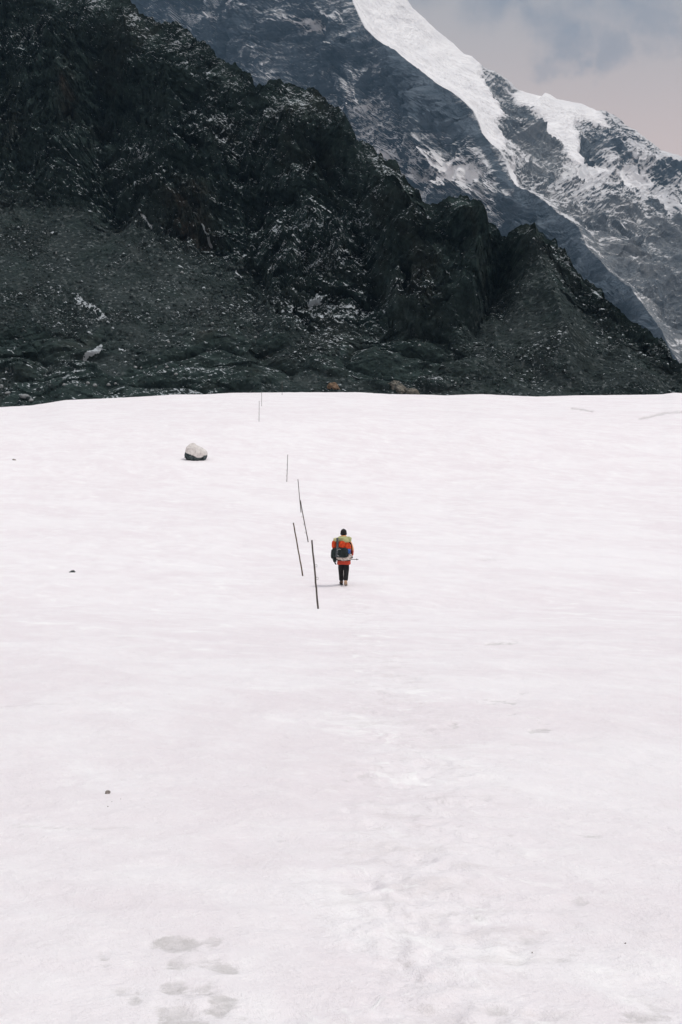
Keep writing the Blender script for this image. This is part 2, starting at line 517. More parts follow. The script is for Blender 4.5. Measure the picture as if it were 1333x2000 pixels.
def build_ridge():
    u = np.concatenate([np.linspace(-420, -20, 90)[:-1], np.linspace(-20, 1360, 1060), np.linspace(1360, 1650, 50)[1:]])
    yc = np.interp(u, CREST_R[:, 0], CREST_R[:, 1])
    yf = np.full_like(u, 812.0)
    Df = 236 + 0 * u
    ys = np.convolve(np.pad(yc, 60, mode='edge'), np.hanning(121) / np.hanning(121).sum(), mode='valid')
    Dc = Df / (1 - np.clip(850 - ys, 0, 1300) / F * 1.12) + 4
    C = pt(u, yc, Dc)
    Ft = pt(u, yf, Df)
    nr = 680
    t = np.linspace(0, 1, nr)
    a = 1 - (1 - t) ** 1.45
    b = t
    P = np.empty((nr, len(u), 3))
    for k in range(3):
        w = (b if k == 2 else a)[:, None]
        P[..., k] = Ft[None, :, k] * (1 - w) + C[None, :, k] * w
    U, V = proj(P)
    B = P.copy()
    tt = np.repeat(t[:, None], len(u), 1)
    top = 1 - sstep(.80, 1.0, tt)                    # big forms fade out at the skyline
    # where debris lies: everything under this line (photo pixels)
    line = np.interp(U, [-400, 0, 130, 220, 330, 440, 520, 600, 700, 800, 900, 985, 1010, 1060, 1120, 1200, 1320, 1600],
                     [300, 385, 420, 440, 470, 545, 590, 620, 640, 650, 645, 600, 590, 545, 590, 650, 690, 780])
    wob = 60 * fbm(B / 26 + 3, 5)
    scree = sstep(-45, 60, V + wob - line)
    slab = sstep(625, 690, V + wob) * sstep(960, 840, U + wob)       # ice-worn slabs at the foot
    slab = slab * sstep(0.0, .25, fbm(B / 16 + 40, 3) + .42)
    cliff = (1 - scree)
    # ribs that stand out of the wall
    rib = 0
    for pl, w, am in [([(250, -20), (330, 160), (340, 330), (300, 440)], 110, 7), ([(500, 150), (560, 300), (600, 420)], 90, 5),
                      ([(690, 250), (760, 360), (800, 480), (830, 600)], 80, 8), ([(905, 384), (935, 470), (915, 620)], 75, 11), ([(1012, 440), (1050, 560), (1100, 680)], 90, 7),
                      ([(100, 60), (130, 200), (120, 330)], 60, 6), ([(1140, 545), (1200, 660), (1230, 740)], 70, 3), ([(600, 430), (520, 520), (560, 640)], 60, 3.5)]:
        dd = seg_dist(U, V, pl) / w
        rib = rib + am * np.clip(1 - dd, 0, 1) ** 1.3
    # gullies cut into it
    for pl, w, am in [([(838, 398), (870, 450), (905, 500)], 34, 6), ([(985, 455), (975, 540), (930, 640)], 50, 9), ([(500, 172), (470, 300), (480, 440), (520, 560)], 55, 5),
                      ([(200, 120), (190, 300), (230, 420)], 50, 6), ([(620, 300), (690, 440), (740, 560)], 45, 4)]:
        dd = seg_dist(U, V, pl) / w
        rib = rib - am * np.clip(1 - dd, 0, 1) ** 1.2
    warp = np.stack([fbm(B / 30 + 1, 3), fbm(B / 30 + 21, 3), fbm(B / 30 + 41, 3)], -1) * 6
    Wp = B + warp
    fall = Wp * np.array([1.5, .7, .45])              # buttresses run down the fall line
    d = rib + cliff * (3.6 * (ridged(fall / 46, 4) - .8) + 2.0 * (ridged(fall / 17 + 5, 3) - .8))
    d = d + (1 - .72 * scree) * 1.9 * fbm(Wp / 8 + 2, 4)
    # bedding ledges dipping to the right
    q = (Wp[..., 2] * .85 + Wp[..., 0] * .50 + Wp[..., 1] * .12)
    for per, am in ((5.2, 2.1), (1.9, 1.25), (.8, .5)):
        ph = q / per + 1.2 * fbm(Wp / (per * 3.5) + per, 3)
        fr = ph - np.floor(ph)
        d = d + cliff * am * (fr ** 1.6 - .45) * (.35 + 1.1 * np.clip(pnoise(Wp / (per * 4) + 60) + .4, 0, 1))
    Ws = Wp + .5 * np.stack([pnoise(Wp / 1.6), pnoise(Wp / 1.6 + 9), pnoise(Wp / 1.6 + 19)], -1)
    bed = np.stack([Ws[..., 0] * .87 - Ws[..., 2] * .50, Ws[..., 1], Ws[..., 2] * .87 + Ws[..., 0] * .50], -1)
    d = d + cliff * (2.3 * facets(bed / np.array([13, 9, 8]), 1) + 1.3 * facets(bed / np.array([5.2, 4, 3.2]), 2) + .7 * facets(bed / np.array([2.1, 1.6, 1.2]), 3))
    d = d + slab * .9 * facets(B / np.array([9, 6, 4]), 4)
    d = d + slab * (4.6 * np.abs(fbm(B / np.array([19, 15, 8]) + 12, 2)) ** .7 - 1.4 + .6 * fbm(np.stack([B[..., 0] * .25 + B[..., 2] * .6, B[..., 1] * .1, B[..., 2] * 1.2 - B[..., 0] * .3], -1) / 1.5, 3))
    d = d + (.14 * (1 - slab) + .45 * cliff) * .9 * (ridged(B / 3.1 + 9, 3) - .9)
    d = d + .22 * fbm(B / .9, 2)
    # scree runs downhill to the right at the far end: gentle flow lines
    fl = sstep(930, 1000, U) * scree
    d = d + fl * 1.2 * fbm(np.stack([B[..., 0] * .5 + B[..., 2] * .9, B[..., 1] * .05, 0 * U], -1) / 5, 3)
    dirv = np.array([0, -.86, .5])
    dirv = dirv / np.linalg.norm(dirv)
    foot = sstep(.0, .06, tt)
    edge = .42 + .58 * top
    lim = np.where(tt > .8, np.clip(d, -2.6, 2.6), d)
    dd = (d * top + lim * (1 - top) * .55) * foot * edge
    P = P + dd[..., None] * dirv
    # a ragged skyline: blocks and notches of real size
    cr = sstep(.9, 1.0, tt)
    jag = 1.0 * fbm(B * np.array([1, .3, 1]) / 4.2 + 70, 2) + .75 * fbm(B * np.array([1, .5, 1]) / 1.5 + 33, 3)
    P[..., 2] += cr * jag
    snowy = .05 + gaussians(U, V, [(60, 90, 110, 45, .22), (330, 60, 90, 60, .14), (400, 230, 130, 70, .20), (265, 300, 80, 70, .18), (120, 300, 60, 50, .06), (630, 480, 105, 55, .40), (650, 560, 110, 50, .20),
                                  (700, 470, 50, 60, .08), (560, 520, 50, 60, .10), (870, 440, 38, 50, .40), (560, 330, 160, 100, .06), (720, 330, 70, 90, .08), (280, 400, 30, 14, .25), (430, 480, 120, 60, .10),
                                  (640, 210, 60, 40, .08), (500, 260, 60, 50, .1), (1060, 560, 50, 60, .10), (910, 560, 90, 70, -.35), (920, 430, 40, 40, -.3), (160, 180, 60, 90, -.25), (280, 200, 60, 60, -.22),
                                  (660, 600, 60, 14, .2), (700, 620, 160, 30, .12), (380, 600, 140, 60, .10), (20, 480, 80, 90, -.2), (100, 660, 120, 40, -.25), (1120, 700, 160, 50, .06), (800, 720, 200, 40, -.12)])
    snowy = snowy - .20 * scree
    # old snow drifts
    jx = 9 * fbm(B / 4.0 + 50, 3)
    drift = np.full_like(U, 0.0)
    for pl, w in [([(149, 578), (160, 592), (182, 600), (204, 622)], 6), ([(168, 706), (192, 697), (208, 690)], 4.2), ([(190, 671), (198, 673)], 3.5), ([(270, 388), (283, 402), (292, 390)], 3), ([(397, 440), (410, 452)], 2),
                  ([(232, 677), (244, 680)], 2.5), ([(602, 595), (642, 596)], 2.2), ([(278, 442), (298, 460)], 1.5), ([(462, 522), (472, 536)], 2)]:
        drift = np.maximum(drift, sstep(w * 1.15, w * .5, seg_dist(U + jx * .5, V + jx * .4, pl)))
    snowy = snowy + 1.8 * drift
    warm = np.clip(gaussians(U + jx, V + jx, [(370, 440, 45, 55, .9), (135, 200, 14, 55, .8), (20, 250, 30, 60, .35), (395, 430, 20, 30, .4), (1080, 700, 140, 60, .3), (820, 610, 40, 50, .35),
                                    (400, 655, 40, 12, .6), (530, 695, 30, 8, .6), (150, 670, 40, 30, .4)]), 0, .9)
    warm = warm * (.4 + .6 * sstep(-.2, .3, fbm(B / 5 + 15, 3)))
    S = scree * (1 - .85 * slab)
    # the far side of the ridge
    back = [P[-1] + np.array([0, 18, -9.0]), P[-1] + np.array([0, 60, -50.0]), P[-1] + np.array([0, 190, -190.0])]
    Pf = np.concatenate([P, np.stack(back)], 0)
    pad = lambda A: np.concatenate([A, np.repeat(A[-1:], 3, 0)], 0)
    o = grid_obj('rocky_ridge', Pf, M_RIDGE, {'snowy': pad(snowy), 'scree': pad(S), 'warm': pad(warm)})
    tag(o, 'dark craggy rock ridge dusted with snow behind the snow field', 'rocky ridge', kind='structure')
    return P, U, V, scree, slab
RP, RU, RV, RSCREE, RSLAB = build_ridge()

# icosahedron for stones
_ph = (1 + 5 ** .5) / 2
ICO_V = np.array([(-1, _ph, 0), (1, _ph, 0), (-1, -_ph, 0), (1, -_ph, 0), (0, -1, _ph), (0, 1, _ph), (0, -1, -_ph), (0, 1, -_ph), (_ph, 0, -1), (_ph, 0, 1), (-_ph, 0, -1), (-_ph, 0, 1)]) / 1.9
ICO_F = np.array([(0, 11, 5), (0, 5, 1), (0, 1, 7), (0, 7, 10), (0, 10, 11), (1, 5, 9), (5, 11, 4), (11, 10, 2), (10, 7, 6), (7, 1, 8), (3, 9, 4), (3, 4, 2), (3, 2, 6), (3, 6, 8), (3, 8, 9), (4, 9, 5), (2, 4, 11), (6, 2, 10), (8, 6, 7), (9, 8, 1)])

def build_rubble():
    n = 30000
    w = (RSCREE * (1 - .85 * RSLAB) + .05) * (.25 + np.clip(fbm(RP / 9 + 5, 3) + .35, 0, 1.2)) * (RV > -10) * (RU > -60) * (RU < 1400)
    w = w * (.35 + .65 * sstep(300, 520, RV)) * (.12 + sstep(-.05, .35, fbm(RP / 17 + 25, 3)))
    w = w * np.hypot(*(np.gradient(RP[..., 1])[0], np.gradient(RP[..., 2])[0]))
    w[:6] = 0; w[-12:] = 0
    p = (w / w.sum()).ravel()
    idx = RNG.choice(p.size, n, p=p)
    base = RP.reshape(-1, 3)[idx]
    size = np.clip(.065 * RNG.pareto(2.0, n) + .09, .09, .50)
    sc = size[:, None] * RNG.uniform(.55, 1.3, (n, 3))
    V = ICO_V[None] * sc[:, None, :] * RNG.uniform(.72, 1.25, (n, 12, 1))
    ang = RNG.uniform(0, 6.28, n); tl = RNG.uniform(-.7, .7, n)
    c, s = np.cos(ang)[:, None], np.sin(ang)[:, None]
    x, y, z = V[..., 0], V[..., 1], V[..., 2]
    ct, st = np.cos(tl)[:, None], np.sin(tl)[:, None]
    y, z = y * ct - z * st, y * st + z * ct
    x, y = x * c - y * s, x * s + y * c
    V = np.stack([x, y, z], -1) + base[:, None, :] + np.array([0, 0, .12]) * size[:, None, None]
    Q = (ICO_F[None] + 12 * np.arange(n)[:, None, None]).reshape(-1, 3)
    sn = np.repeat(RNG.uniform(-.5, .30, n), 12)
    o = raw_obj('rubble', V.reshape(-1, 3), Q, M_RIDGE, {'snowy': sn, 'scree': np.repeat(RNG.uniform(.3, 1, n), 12), 'warm': np.repeat(RNG.uniform(0, .25, n) ** 2, 12)})
    tag(o, 'loose grey rubble strewn over the lower ridge slopes', 'rubble', kind='stuff')
build_rubble()

# ------------------------------------------------------------------ high mountain behind
def resample(pts, n):
    pts = np.array(pts, float)
    s = np.concatenate([[0], np.cumsum(np.hypot(*np.diff(pts[:, :2], axis=0).T))])
    q = np.linspace(0, s[-1], n)
    return np.stack([np.interp(q, s, pts[:, k]) for k in range(pts.shape[1])], -1)

# px, py, distance: arete from the summit down to the right
ARETE = [(560, -260, 2750), (640, -110, 2620), (690, 0, 2500), (701, 27, 2470), (715, 55, 2440), (735, 75, 2420), (750, 86, 2405), (770, 97, 2385), (800, 121, 2350), (835, 147, 2310), (860, 167, 2280), (885, 180, 2255), (905, 196, 2230),
         (925, 215, 2205), (937, 240, 2180), (944, 262, 2160), (960, 280, 2135), (976, 292, 2110), (985, 310, 2090), (1000, 350, 2050), (1010, 366, 2030), (1035, 372, 2005), (1072, 398, 1960), (1092, 415, 1930), (1130, 442, 1880),
         (1146, 480, 1840), (1162, 497, 1810), (1200, 537, 1760), (1232, 562, 1710), (1262, 602, 1660), (1292, 642, 1610), (1312, 685, 1570), (1360, 760, 1500), (1420, 840, 1420)]
SKY = [(640, -300, 2900), (700, -95, 2800), (760, -40, 2760), (796, 0, 2730), (807, 15, 2725), (830, 36, 2715), (855, 61, 2705), (887, 85, 2690), (907, 105, 2680), (922, 110, 2680), (942, 127, 2670), (967, 140, 2665), (1000, 161, 2660), (1013, 175, 2655),
       (1029, 181, 2655), (1059, 187, 2650), (1065, 181, 2650), (1076, 185, 2650), (1089, 193, 2650), (1140, 203, 2650), (1164, 215, 2650), (1182, 215, 2650), (1203, 227, 2640), (1233, 250, 2630), (1263, 269, 2620), (1293, 293, 2610), (1333, 308, 2600),
       (1450, 375, 2560), (1600, 470, 2500), (1800, 600, 2420)]
LEFTB = [(-500, -420, 3500), (-250, -150, 3350), (-60, 80, 3150), (120, 300, 2900), (360, 520, 2600), (620, 700, 2300), (900, 830, 2050), (1150, 900, 1800)]

def build_mountain():
    n = 900
    A, S, L = resample(ARETE, n), resample(SKY, n), resample(LEFTB, n)
    PA = pt(A[:, 0], A[:, 1], A[:, 2]); PS = pt(S[:, 0], S[:, 1], S[:, 2]); PL = pt(L[:, 0], L[:, 1], L[:, 2])
    # left wall, arete, right flank, skyline, far side
    nl, nrt = 430, 420
    vl = np.linspace(1, 0, nl)[:-1]
    vr = np.linspace(0, 1, nrt) ** 1.45
    left = PA[:, None] * (1 - vl)[None, :, None] + PL[:, None] * vl[None, :, None]
    sag = np.sin(np.pi * vr)
    right = PA[:, None] * (1 - vr)[None, :, None] + PS[:, None] * vr[None, :, None]
    right = right + sag[None, :, None] * np.array([0, 25, -18.0])
    P = np.concatenate([left, right], 1)
    isl = np.concatenate([np.ones(nl - 1), np.zeros(nrt)])[None, :] * np.ones((n, 1))
    U, V = proj(P)
    B = P.copy()
    pos = np.concatenate([vl, vr])[None, :] * np.ones((n, 1))
    jx = 10 * fbm(B / 70 + 3, 4); jy = 10 * fbm(B / 70 + 31, 4)
    Uj, Vj = U + jx, V + jy
    P1 = [(650, -220), (640, -40), (668, 10), (690, 45), (702, 72), (725, 95), (742, 106), (760, 117), (788, 139), (822, 165), (848, 184), (874, 198), (892, 212), (910, 230), (922, 252), (936, 270), (960, 284), (991, 286), (988, 262), (974, 232),
          (990, 217), (972, 192), (957, 168), (948, 148), (938, 128), (945, 118), (800, -10), (740, -220)]
    P2 = [(1012, 172), (1062, 178), (1164, 205), (1176, 222), (1190, 244), (1173, 241), (1149, 232), (1130, 226), (1125, 244), (1134, 268), (1135, 289), (1150, 322), (1128, 311), (1110, 292), (1095, 274), (1072, 254), (1068, 235), (1050, 214), (1020, 199)]
    snowface = np.maximum(poly_sd(U + jx * .55, V + jy * .55, P1), poly_sd(Uj, Vj, P2))
    full = sstep(-8, 6, snowface + 6 * fbm(B / 22 + 90, 3)) * (1 - isl)
    left_ice = 0
    # --- relief
    warp = np.stack([fbm(B / 160 + 1, 3), fbm(B / 160 + 21, 3), fbm(B / 160 + 41, 3)], -1) * 40
    W = B + warp
    edgew = sstep(0, .10, pos) * np.where(isl > .5, 1, sstep(1, .86, pos))
    fallr = np.stack([W[..., 0] * .8 + W[..., 2] * 1.0, W[..., 1] * .5, W[..., 0] * .25 - W[..., 2] * .2], -1)
    fl = W * np.array([1.2, .7, .5])
    dl = 46 * (ridged(fl / 330 + 2, 4) - .8) + 22 * (ridged(fl / 95 + 8, 3) - .8)
    dr = 34 * (ridged(fallr / 190 + 2, 4) - .8) + 16 * (ridged(fallr / 60 + 8, 3) - .8)
    q = W[..., 2] * .96 - W[..., 0] * .04 + W[..., 1] * .06
    for per, am in ((64, 15), (25, 8), (10, 3.4)):
        ph = q / per + .9 * fbm(W / (per * 4) + per, 3)
        fr = ph - np.floor(ph)
        dl = dl + am * (fr ** 1.6 - .45) * (.3 + np.clip(pnoise(W / (per * 4) + 60) + .5, 0, 1.2))
    Wm = W + 6 * np.stack([pnoise(W / 18), pnoise(W / 18 + 9), pnoise(W / 18 + 19)], -1)
    dl = dl + 24 * facets(Wm / np.array([120, 90, 70]), 5) + 10 * facets(Wm / np.array([46, 36, 24]), 6)
    fr_ = np.stack([Wm[..., 0] * .75 + Wm[..., 2] * .66, Wm[..., 1], Wm[..., 2] * .75 - Wm[..., 0] * .66], -1)
    dr = dr + 7 * facets(fr_ / np.array([70, 80, 130]), 7) + 5 * facets(fr_ / np.array([28, 30, 50]), 8)
    for pl, w, am in [([(1140, 268), (1185, 312), (1235, 362), (1285, 412), (1350, 455)], 26, -14), ([(1015, 182), (1050, 260), (1100, 340), (1170, 420), (1240, 500)], 40, 8),
                      ([(1000, 330), (1035, 372)], 22, -10), ([(1180, 300), (1250, 345), (1340, 400)], 30, 10), ([(1095, 400), (1180, 480), (1280, 590)], 34, 8)]:
        dr = dr + am * np.clip(1 - seg_dist(Uj, Vj, pl) / w, 0, 1)
    dr = dr * (1 - .55 * sstep(-45, 0, snowface))
    d = np.where(isl > .5, dl, dr * (1 - .82 * full))
    d = d * edgew + (1 - .62 * full) * (7 * fbm(W / 30 + 5, 4) + 3.0 * (ridged(W / 12, 3) - .9)) * (.35 + .65 * edgew)
    # the broad dark buttress under the snow slope
    but = sstep(0, 45, poly_sd(Uj, Vj, [(738, 88), (760, 84), (865, 168), (948, 262), (990, 320), (1010, 372), (960, 370), (900, 330), (850, 300), (790, 310), (752, 230), (742, 150)]))
    d = d + isl * but * 16
    nrm = np.where(isl[..., None] > .5, np.array([-.62, -.68, .40]), np.array([.45, -.55, .70]))
    blend = sstep(0, .05, pos)[..., None]
    mid = np.array([-.1, -.8, .6])
    nrm = mid * (1 - blend) + nrm * blend
    P = P + d[..., None] * nrm
    low = sstep(300, 520, V)
    amt = np.where(isl > .5, .52, .70 - .34 * low)
    amt = amt + isl * gaussians(U, V, [(430, 26, 50, 9, .55), (600, 38, 34, 11, .85), (690, 240, 60, 60, .34), (620, 190, 90, 40, .16), (730, 290, 50, 50, .35), (860, 320, 110, 30, .26), (800, 340, 120, 40, .28), (900, 350, 80, 40, .30), (720, 200, 60, 40, .16), (960, 420, 30, 40, .4), (340, 30, 60, 40, .1),
                                     (510, 130, 20, 20, .3), (640, 90, 90, 60, -.08), (470, 70, 40, 40, -.25), (700, 60, 30, 60, -.05), (760, 280, 30, 40, .15), (720, 130, 40, 15, .12)])
    dark = sstep(-4, 16, poly_sd(Uj, Vj, [(736, 88), (760, 82), (870, 165), (952, 258), (1000, 340), (1030, 368), (980, 372), (930, 280), (870, 262), (800, 265), (765, 200), (744, 150)]))
    dark2 = sstep(-4, 14, poly_sd(Uj, Vj, [(1005, 362), (1050, 368), (1135, 440), (1150, 480), (1240, 560), (1330, 690), (1420, 860), (1200, 850), (1000, 480), (985, 400)]))
    amt = amt - isl * (.58 * dark + .70 * dark2)
    rt = 1 - isl
    amt = amt + rt * gaussians(U, V, [(1005, 320, 9, 40, .30), (1012, 350, 12, 26, .34), (1230, 330, 80, 40, .28), (1300, 400, 60, 40, .26), (1180, 350, 50, 40, .18), (960, 165, 20, 18, -.1), (1020, 230, 30, 30, -.18), (1060, 290, 40, 40, -.06),
                                     (1090, 360, 40, 30, .04), (1200, 420, 70, 20, .12), (1130, 300, 30, 20, .1), (1290, 330, 40, 14, .15), (1250, 650, 80, 60, -.1), (1175, 270, 26, 40, -.22), (1250, 380, 40, 10, -.2)])
    for pl, w, am in [([(1138, 272), (1185, 312), (1235, 362), (1285, 412), (1350, 455)], 9, .42), ([(1150, 262), (1195, 282), (1225, 300)], 8, .30), ([(1165, 300), (1210, 325), (1260, 370)], 6, .30),
                      ([(1290, 320), (1320, 330)], 9, .3), ([(1015, 182), (1050, 260), (1085, 320)], 18, .22), ([(1270, 375), (1340, 425)], 7, .25)]:
        amt = amt - rt * am * np.clip(1.4 - seg_dist(U + jx * .5, V + jy * .5, pl) / w, 0, 1)
    for cx, cy, r in [(1244, 511, 3.5), (1312, 541, 4), (1200, 482, 3)]:
        amt = amt + rt * .9 * sstep(r * .75, r * .35, np.hypot(U - cx, V - cy))
    amt = np.maximum(amt, amt * (1 - full) + full * 1.45)
    spots = sstep(.62, .85, pnoise(fallr / 34 + 77)) * full
    amt = amt - spots * .55 * sstep(260, 0, V) * (U < 950)
    warm = rt * (.35 + .55 * sstep(-.3, .35, fbm(B / 120 + 11, 3)) + .25 * low)
    warm = np.clip(warm + .15, 0, 1) * (1 - .8 * sstep(1130, 1200, U) * sstep(430, 330, V))
    back = [P[:, -1] + np.array([60, 300, -160.0]), P[:, -1] + np.array([200, 1200, -1100.0])]
    Pf = np.concatenate([P, np.stack(back, 1)], 1)
    pad = lambda X: np.concatenate([X, np.repeat(X[:, -1:], 2, 1)], 1)
    o = grid_obj('mountain', Pf, M_MTN, {'snowy': pad(amt), 'warm': pad(warm), 'left': pad(isl)}, flip=False)
    tag(o, 'tall hazy blue rock mountain with a bright hanging snow slope', 'mountain', kind='structure')
build_mountain()

# ------------------------------------------------------------------ small builders
def tube(pts, rad, seg=10, closed_ends=True):
    """tapered tube along points -> verts, faces"""
    pts = [Vector(p) for p in pts]
    n = len(pts)
    rad = [rad] * n if not hasattr(rad, '__len__') else rad
    V, Fc = [], []
    up = None
    for i, p in enumerate(pts):
        t = (pts[min(i + 1, n - 1)] - pts[max(i - 1, 0)]).normalized()
        if up is None:
            up = t.orthogonal().normalized()
        up = (up - t * up.dot(t)).normalized()
        w = t.cross(up)
        for k in range(seg):
            a = 2 * math.pi * k / seg
            V.append(p + (up * math.cos(a) + w * math.sin(a)) * rad[i])
    for i in range(n - 1):
        for k in range(seg):
            k2 = (k + 1) % seg
            Fc.append((i * seg + k, i * seg + k2, (i + 1) * seg + k2, (i + 1) * seg + k))
    if closed_ends:
        Fc.append(tuple(range(seg))[::-1])
        Fc.append(tuple((n - 1) * seg + k for k in range(seg)))
    return V, Fc

def superell(c, r, e=(.6, .6), nu=36, nv=22, wr=0.0, fr=9.0, seed=0):
    """puffy cushion form with wrinkles -> verts, faces"""
    def pw(x, p): return math.copysign(abs(x) ** p, x)
    P, Fc = [], []
    for j in range(nv + 1):
        ph = -math.pi / 2 + math.pi * j / nv
        for i in range(nu):
            th = 2 * math.pi * i / nu
            P.append((pw(math.cos(ph), e[0]) * pw(math.cos(th), e[1]), pw(math.cos(ph), e[0]) * pw(math.sin(th), e[1]), pw(math.sin(ph), e[0])))
    P = np.array(P)
    if wr:
        P = P * (1 + wr * fbm(P * fr * .3 + seed * 3.7, 3))[:, None]
    P = P * np.array(r) + np.array(c)
    for j in range(nv):
        for i in range(nu):
            i2 = (i + 1) % nu
            Fc.append((j * nu + i, j * nu + i2, (j + 1) * nu + i2, (j + 1) * nu + i))
    return P, Fc

def skin(name, J, E, mat, parent=None, root=None, sub=2):
    """continuous limb surface grown from joints: J name -> (pos, (rx, ry)); edges E"""
    names = list(J)
    me = bpy.data.meshes.new(name + '_bones')
    me.from_pydata([J[k][0] for k in names], [(names.index(a), names.index(b)) for a, b in E], [])
    o = bpy.data.objects.new(name + '_bones', me)
    COL.objects.link(o)
    m = o.modifiers.new('s', 'SKIN'); m.use_smooth_shade = True; m.branch_smoothing = .3
    for i, k in enumerate(names):
        r = J[k][1]
        sv = me.skin_vertices[0].data[i]
        sv.radius = r if hasattr(r, '__len__') else (r, r)
        sv.use_root = (k == root)
    ss = o.modifiers.new('u', 'SUBSURF'); ss.levels = sub; ss.render_levels = sub
    dg = bpy.context.evaluated_depsgraph_get()
    dg.update()
    out = bpy.data.meshes.new_from_object(o.evaluated_get(dg))
    bpy.data.objects.remove(o); bpy.data.meshes.remove(me)
    out.name = name
    out.polygons.foreach_set('use_smooth', [True] * len(out.polygons))
    return link_mesh(name, out, mat, parent)

def stone_mesh(name, r, mat, seed, sub=4, rough=.28, planes=9, extra=None, parent=None, smooth=False):
    """boulder: sphere cut by random planes, then roughened"""
    rg = np.random.default_rng(seed)
    bm_v, bm_f = ICO_V / np.linalg.norm(ICO_V, axis=1)[:, None], ICO_F
    for _ in range(sub):
        V = list(map(tuple, bm_v)); cache = {}; nf = []
        def midp(a, b):
            k = (min(a, b), max(a, b))
            if k not in cache:
                m = np.array(V[a]) + np.array(V[b]); m /= np.linalg.norm(m)
                V.append(tuple(m)); cache[k] = len(V) - 1
            return cache[k]
        for a, b, c in bm_f:
            ab, bc, ca = midp(a, b), midp(b, c), midp(c, a)
            nf += [(a, ab, ca), (b, bc, ab), (c, ca, bc), (ab, bc, ca)]
        bm_v, bm_f = np.array(V), np.array(nf)
    P = bm_v.copy()
    for _ in range(planes):
        nn = rg.normal(size=3); nn /= np.linalg.norm(nn)
        h = rg.uniform(.62, .9)
        dd = P @ nn - h
        P = P - np.clip(dd, 0, None)[:, None] * nn * .93
    for nn, h in (extra or []):
        nn = np.array(nn, float); nn /= np.linalg.norm(nn)
        dd = P @ nn - h
        P = P - np.clip(dd, 0, None)[:, None] * nn * .96
    P = P * (1 + rough * .28 * fbm(P * 2.2 + seed, 4))[:, None]
    P = P * np.array(r)
    return raw_obj(name, P, bm_f, mat, None, smooth)

# ------------------------------------------------------------------ marker poles
def mat_pole(name, a, b):
    n = NT(name)
    k = n.noise(1, 5, .7, n.mapping(scale=(30, 30, 3)))
    n.bump(k, .5, .01)
    return n.done(n.mix(n.ss(.3, .7, k), a, b), .85, .2)
M_POLE = mat_pole('weathered grey wood', (.055, .046, .042), (.14, .12, .11))
M_POLEB = mat_pole('brown bamboo', (.055, .042, .030), (.15, .105, .07))
M_RING = NT('dull galvanised wire'); M_RING = M_RING.done((.42, .42, .43), .5, .5)

POLES = [  # base px,py, top px,py, width m, rings [(py, side)], brown?, label
    ((622, 1189), (609.5, 1055), .052, [(1105, 1), (1129.5, 1)], False, 'tall grey wooden marker pole with two wire rings standing nearest the hiker'),
    ((592, 1125), (573.5, 1021), .050, [], True, 'thick brown marker pole without rings leaning left beside the hiker'),
    ((602.5, 1059), (587, 977), .046, [(1009, -1), (1024, -1), (1040, -1)], False, 'marker pole with three small rings whose top crosses the pole behind it'),
    ((588.5, 1001), (582.3, 936), .044, [], False, 'thin leaning marker pole partly hidden behind the three-ringed pole'),
    ((560.7, 941), (562.5, 888), .042, [(908, -1), (919, -1), (929, -1)], False, 'slender upright marker pole standing alone right of the big boulder'),
    ((506.4, 823.5), (506.7, 782.7), .042, [], False, 'thin marker pole high on the snow slope just below the crest'),
    ((511.5, 793.5), (511.5, 763.5), .042, [], False, 'thin marker pole near the crest with its tip against the rocks'),
    ((551.5, 771.5), (551.5, 745), .042, [], False, 'farthest marker pole on the crest line with almost all of it against dark rock')]
for (bx, by), (tx, ty), wd, rings, brown, lab in POLES:
    b = hit(bx, by)
    tp = pt(tx, ty, b[1])
    r = wd / 2
    rg = random.Random(int(bx))
    axis = tp - b
    pts, rad = [], []
    for k in range(13):
        t = -.06 + 1.06 * k / 12
        off = np.array([rg.uniform(-1, 1), rg.uniform(-1, 1), 0]) * r * .22
        pts.append(tuple(axis * t + off)); rad.append(r * (1.04 - .16 * t) * rg.uniform(.95, 1.05))
    V, Fc = tube(pts, rad, 10)
    root = empty('marker_pole', tuple(b))
    tag(root, lab, 'marker pole', 'marker poles along the snow route')
    mesh_from('shaft', V, Fc, M_POLEB if brown else M_POLE, root)
    for ry, side in rings:
        t = (by - ry) / (by - ty)
        c = axis * t
        cc = c + np.array([side * (r + .026), -.005, 0])
        rp = []
        for k in range(13):
            a = math.pi * 2 * k / 12 * .94
            rp.append((cc[0] - side * .03 * math.cos(a), cc[1] + .004 * k / 12, cc[2] + .035 * math.sin(a)))
        stem = [(c[0] - side * r * 1.05, c[1] - r * .3, c[2] + .006)] + rp
        V, Fc = tube(stem, .0075, 6)
        mesh_from('wire_ring', V, Fc, M_RING, root)

# ------------------------------------------------------------------ boulders and stones
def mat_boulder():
    n = NT('boulder with painted undershade')
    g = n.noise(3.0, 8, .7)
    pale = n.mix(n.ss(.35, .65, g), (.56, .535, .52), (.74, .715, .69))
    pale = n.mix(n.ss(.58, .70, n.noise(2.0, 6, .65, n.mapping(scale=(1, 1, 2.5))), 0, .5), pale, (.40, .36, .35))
    dark = n.mix(n.ss(.4, .62, n.noise(5, 6, .7)), (.022, .034, .038), (.10, .125, .13))  # dark rock, with the shade of the undercut painted into its colour
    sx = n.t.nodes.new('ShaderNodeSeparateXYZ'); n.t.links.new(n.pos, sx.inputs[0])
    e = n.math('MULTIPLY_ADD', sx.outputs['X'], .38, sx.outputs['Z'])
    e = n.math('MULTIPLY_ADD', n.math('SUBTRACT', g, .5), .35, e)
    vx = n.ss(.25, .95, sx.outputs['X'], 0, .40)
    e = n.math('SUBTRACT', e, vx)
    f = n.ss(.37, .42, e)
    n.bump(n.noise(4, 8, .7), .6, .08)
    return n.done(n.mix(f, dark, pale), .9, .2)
M_BOULDER = mat_boulder()

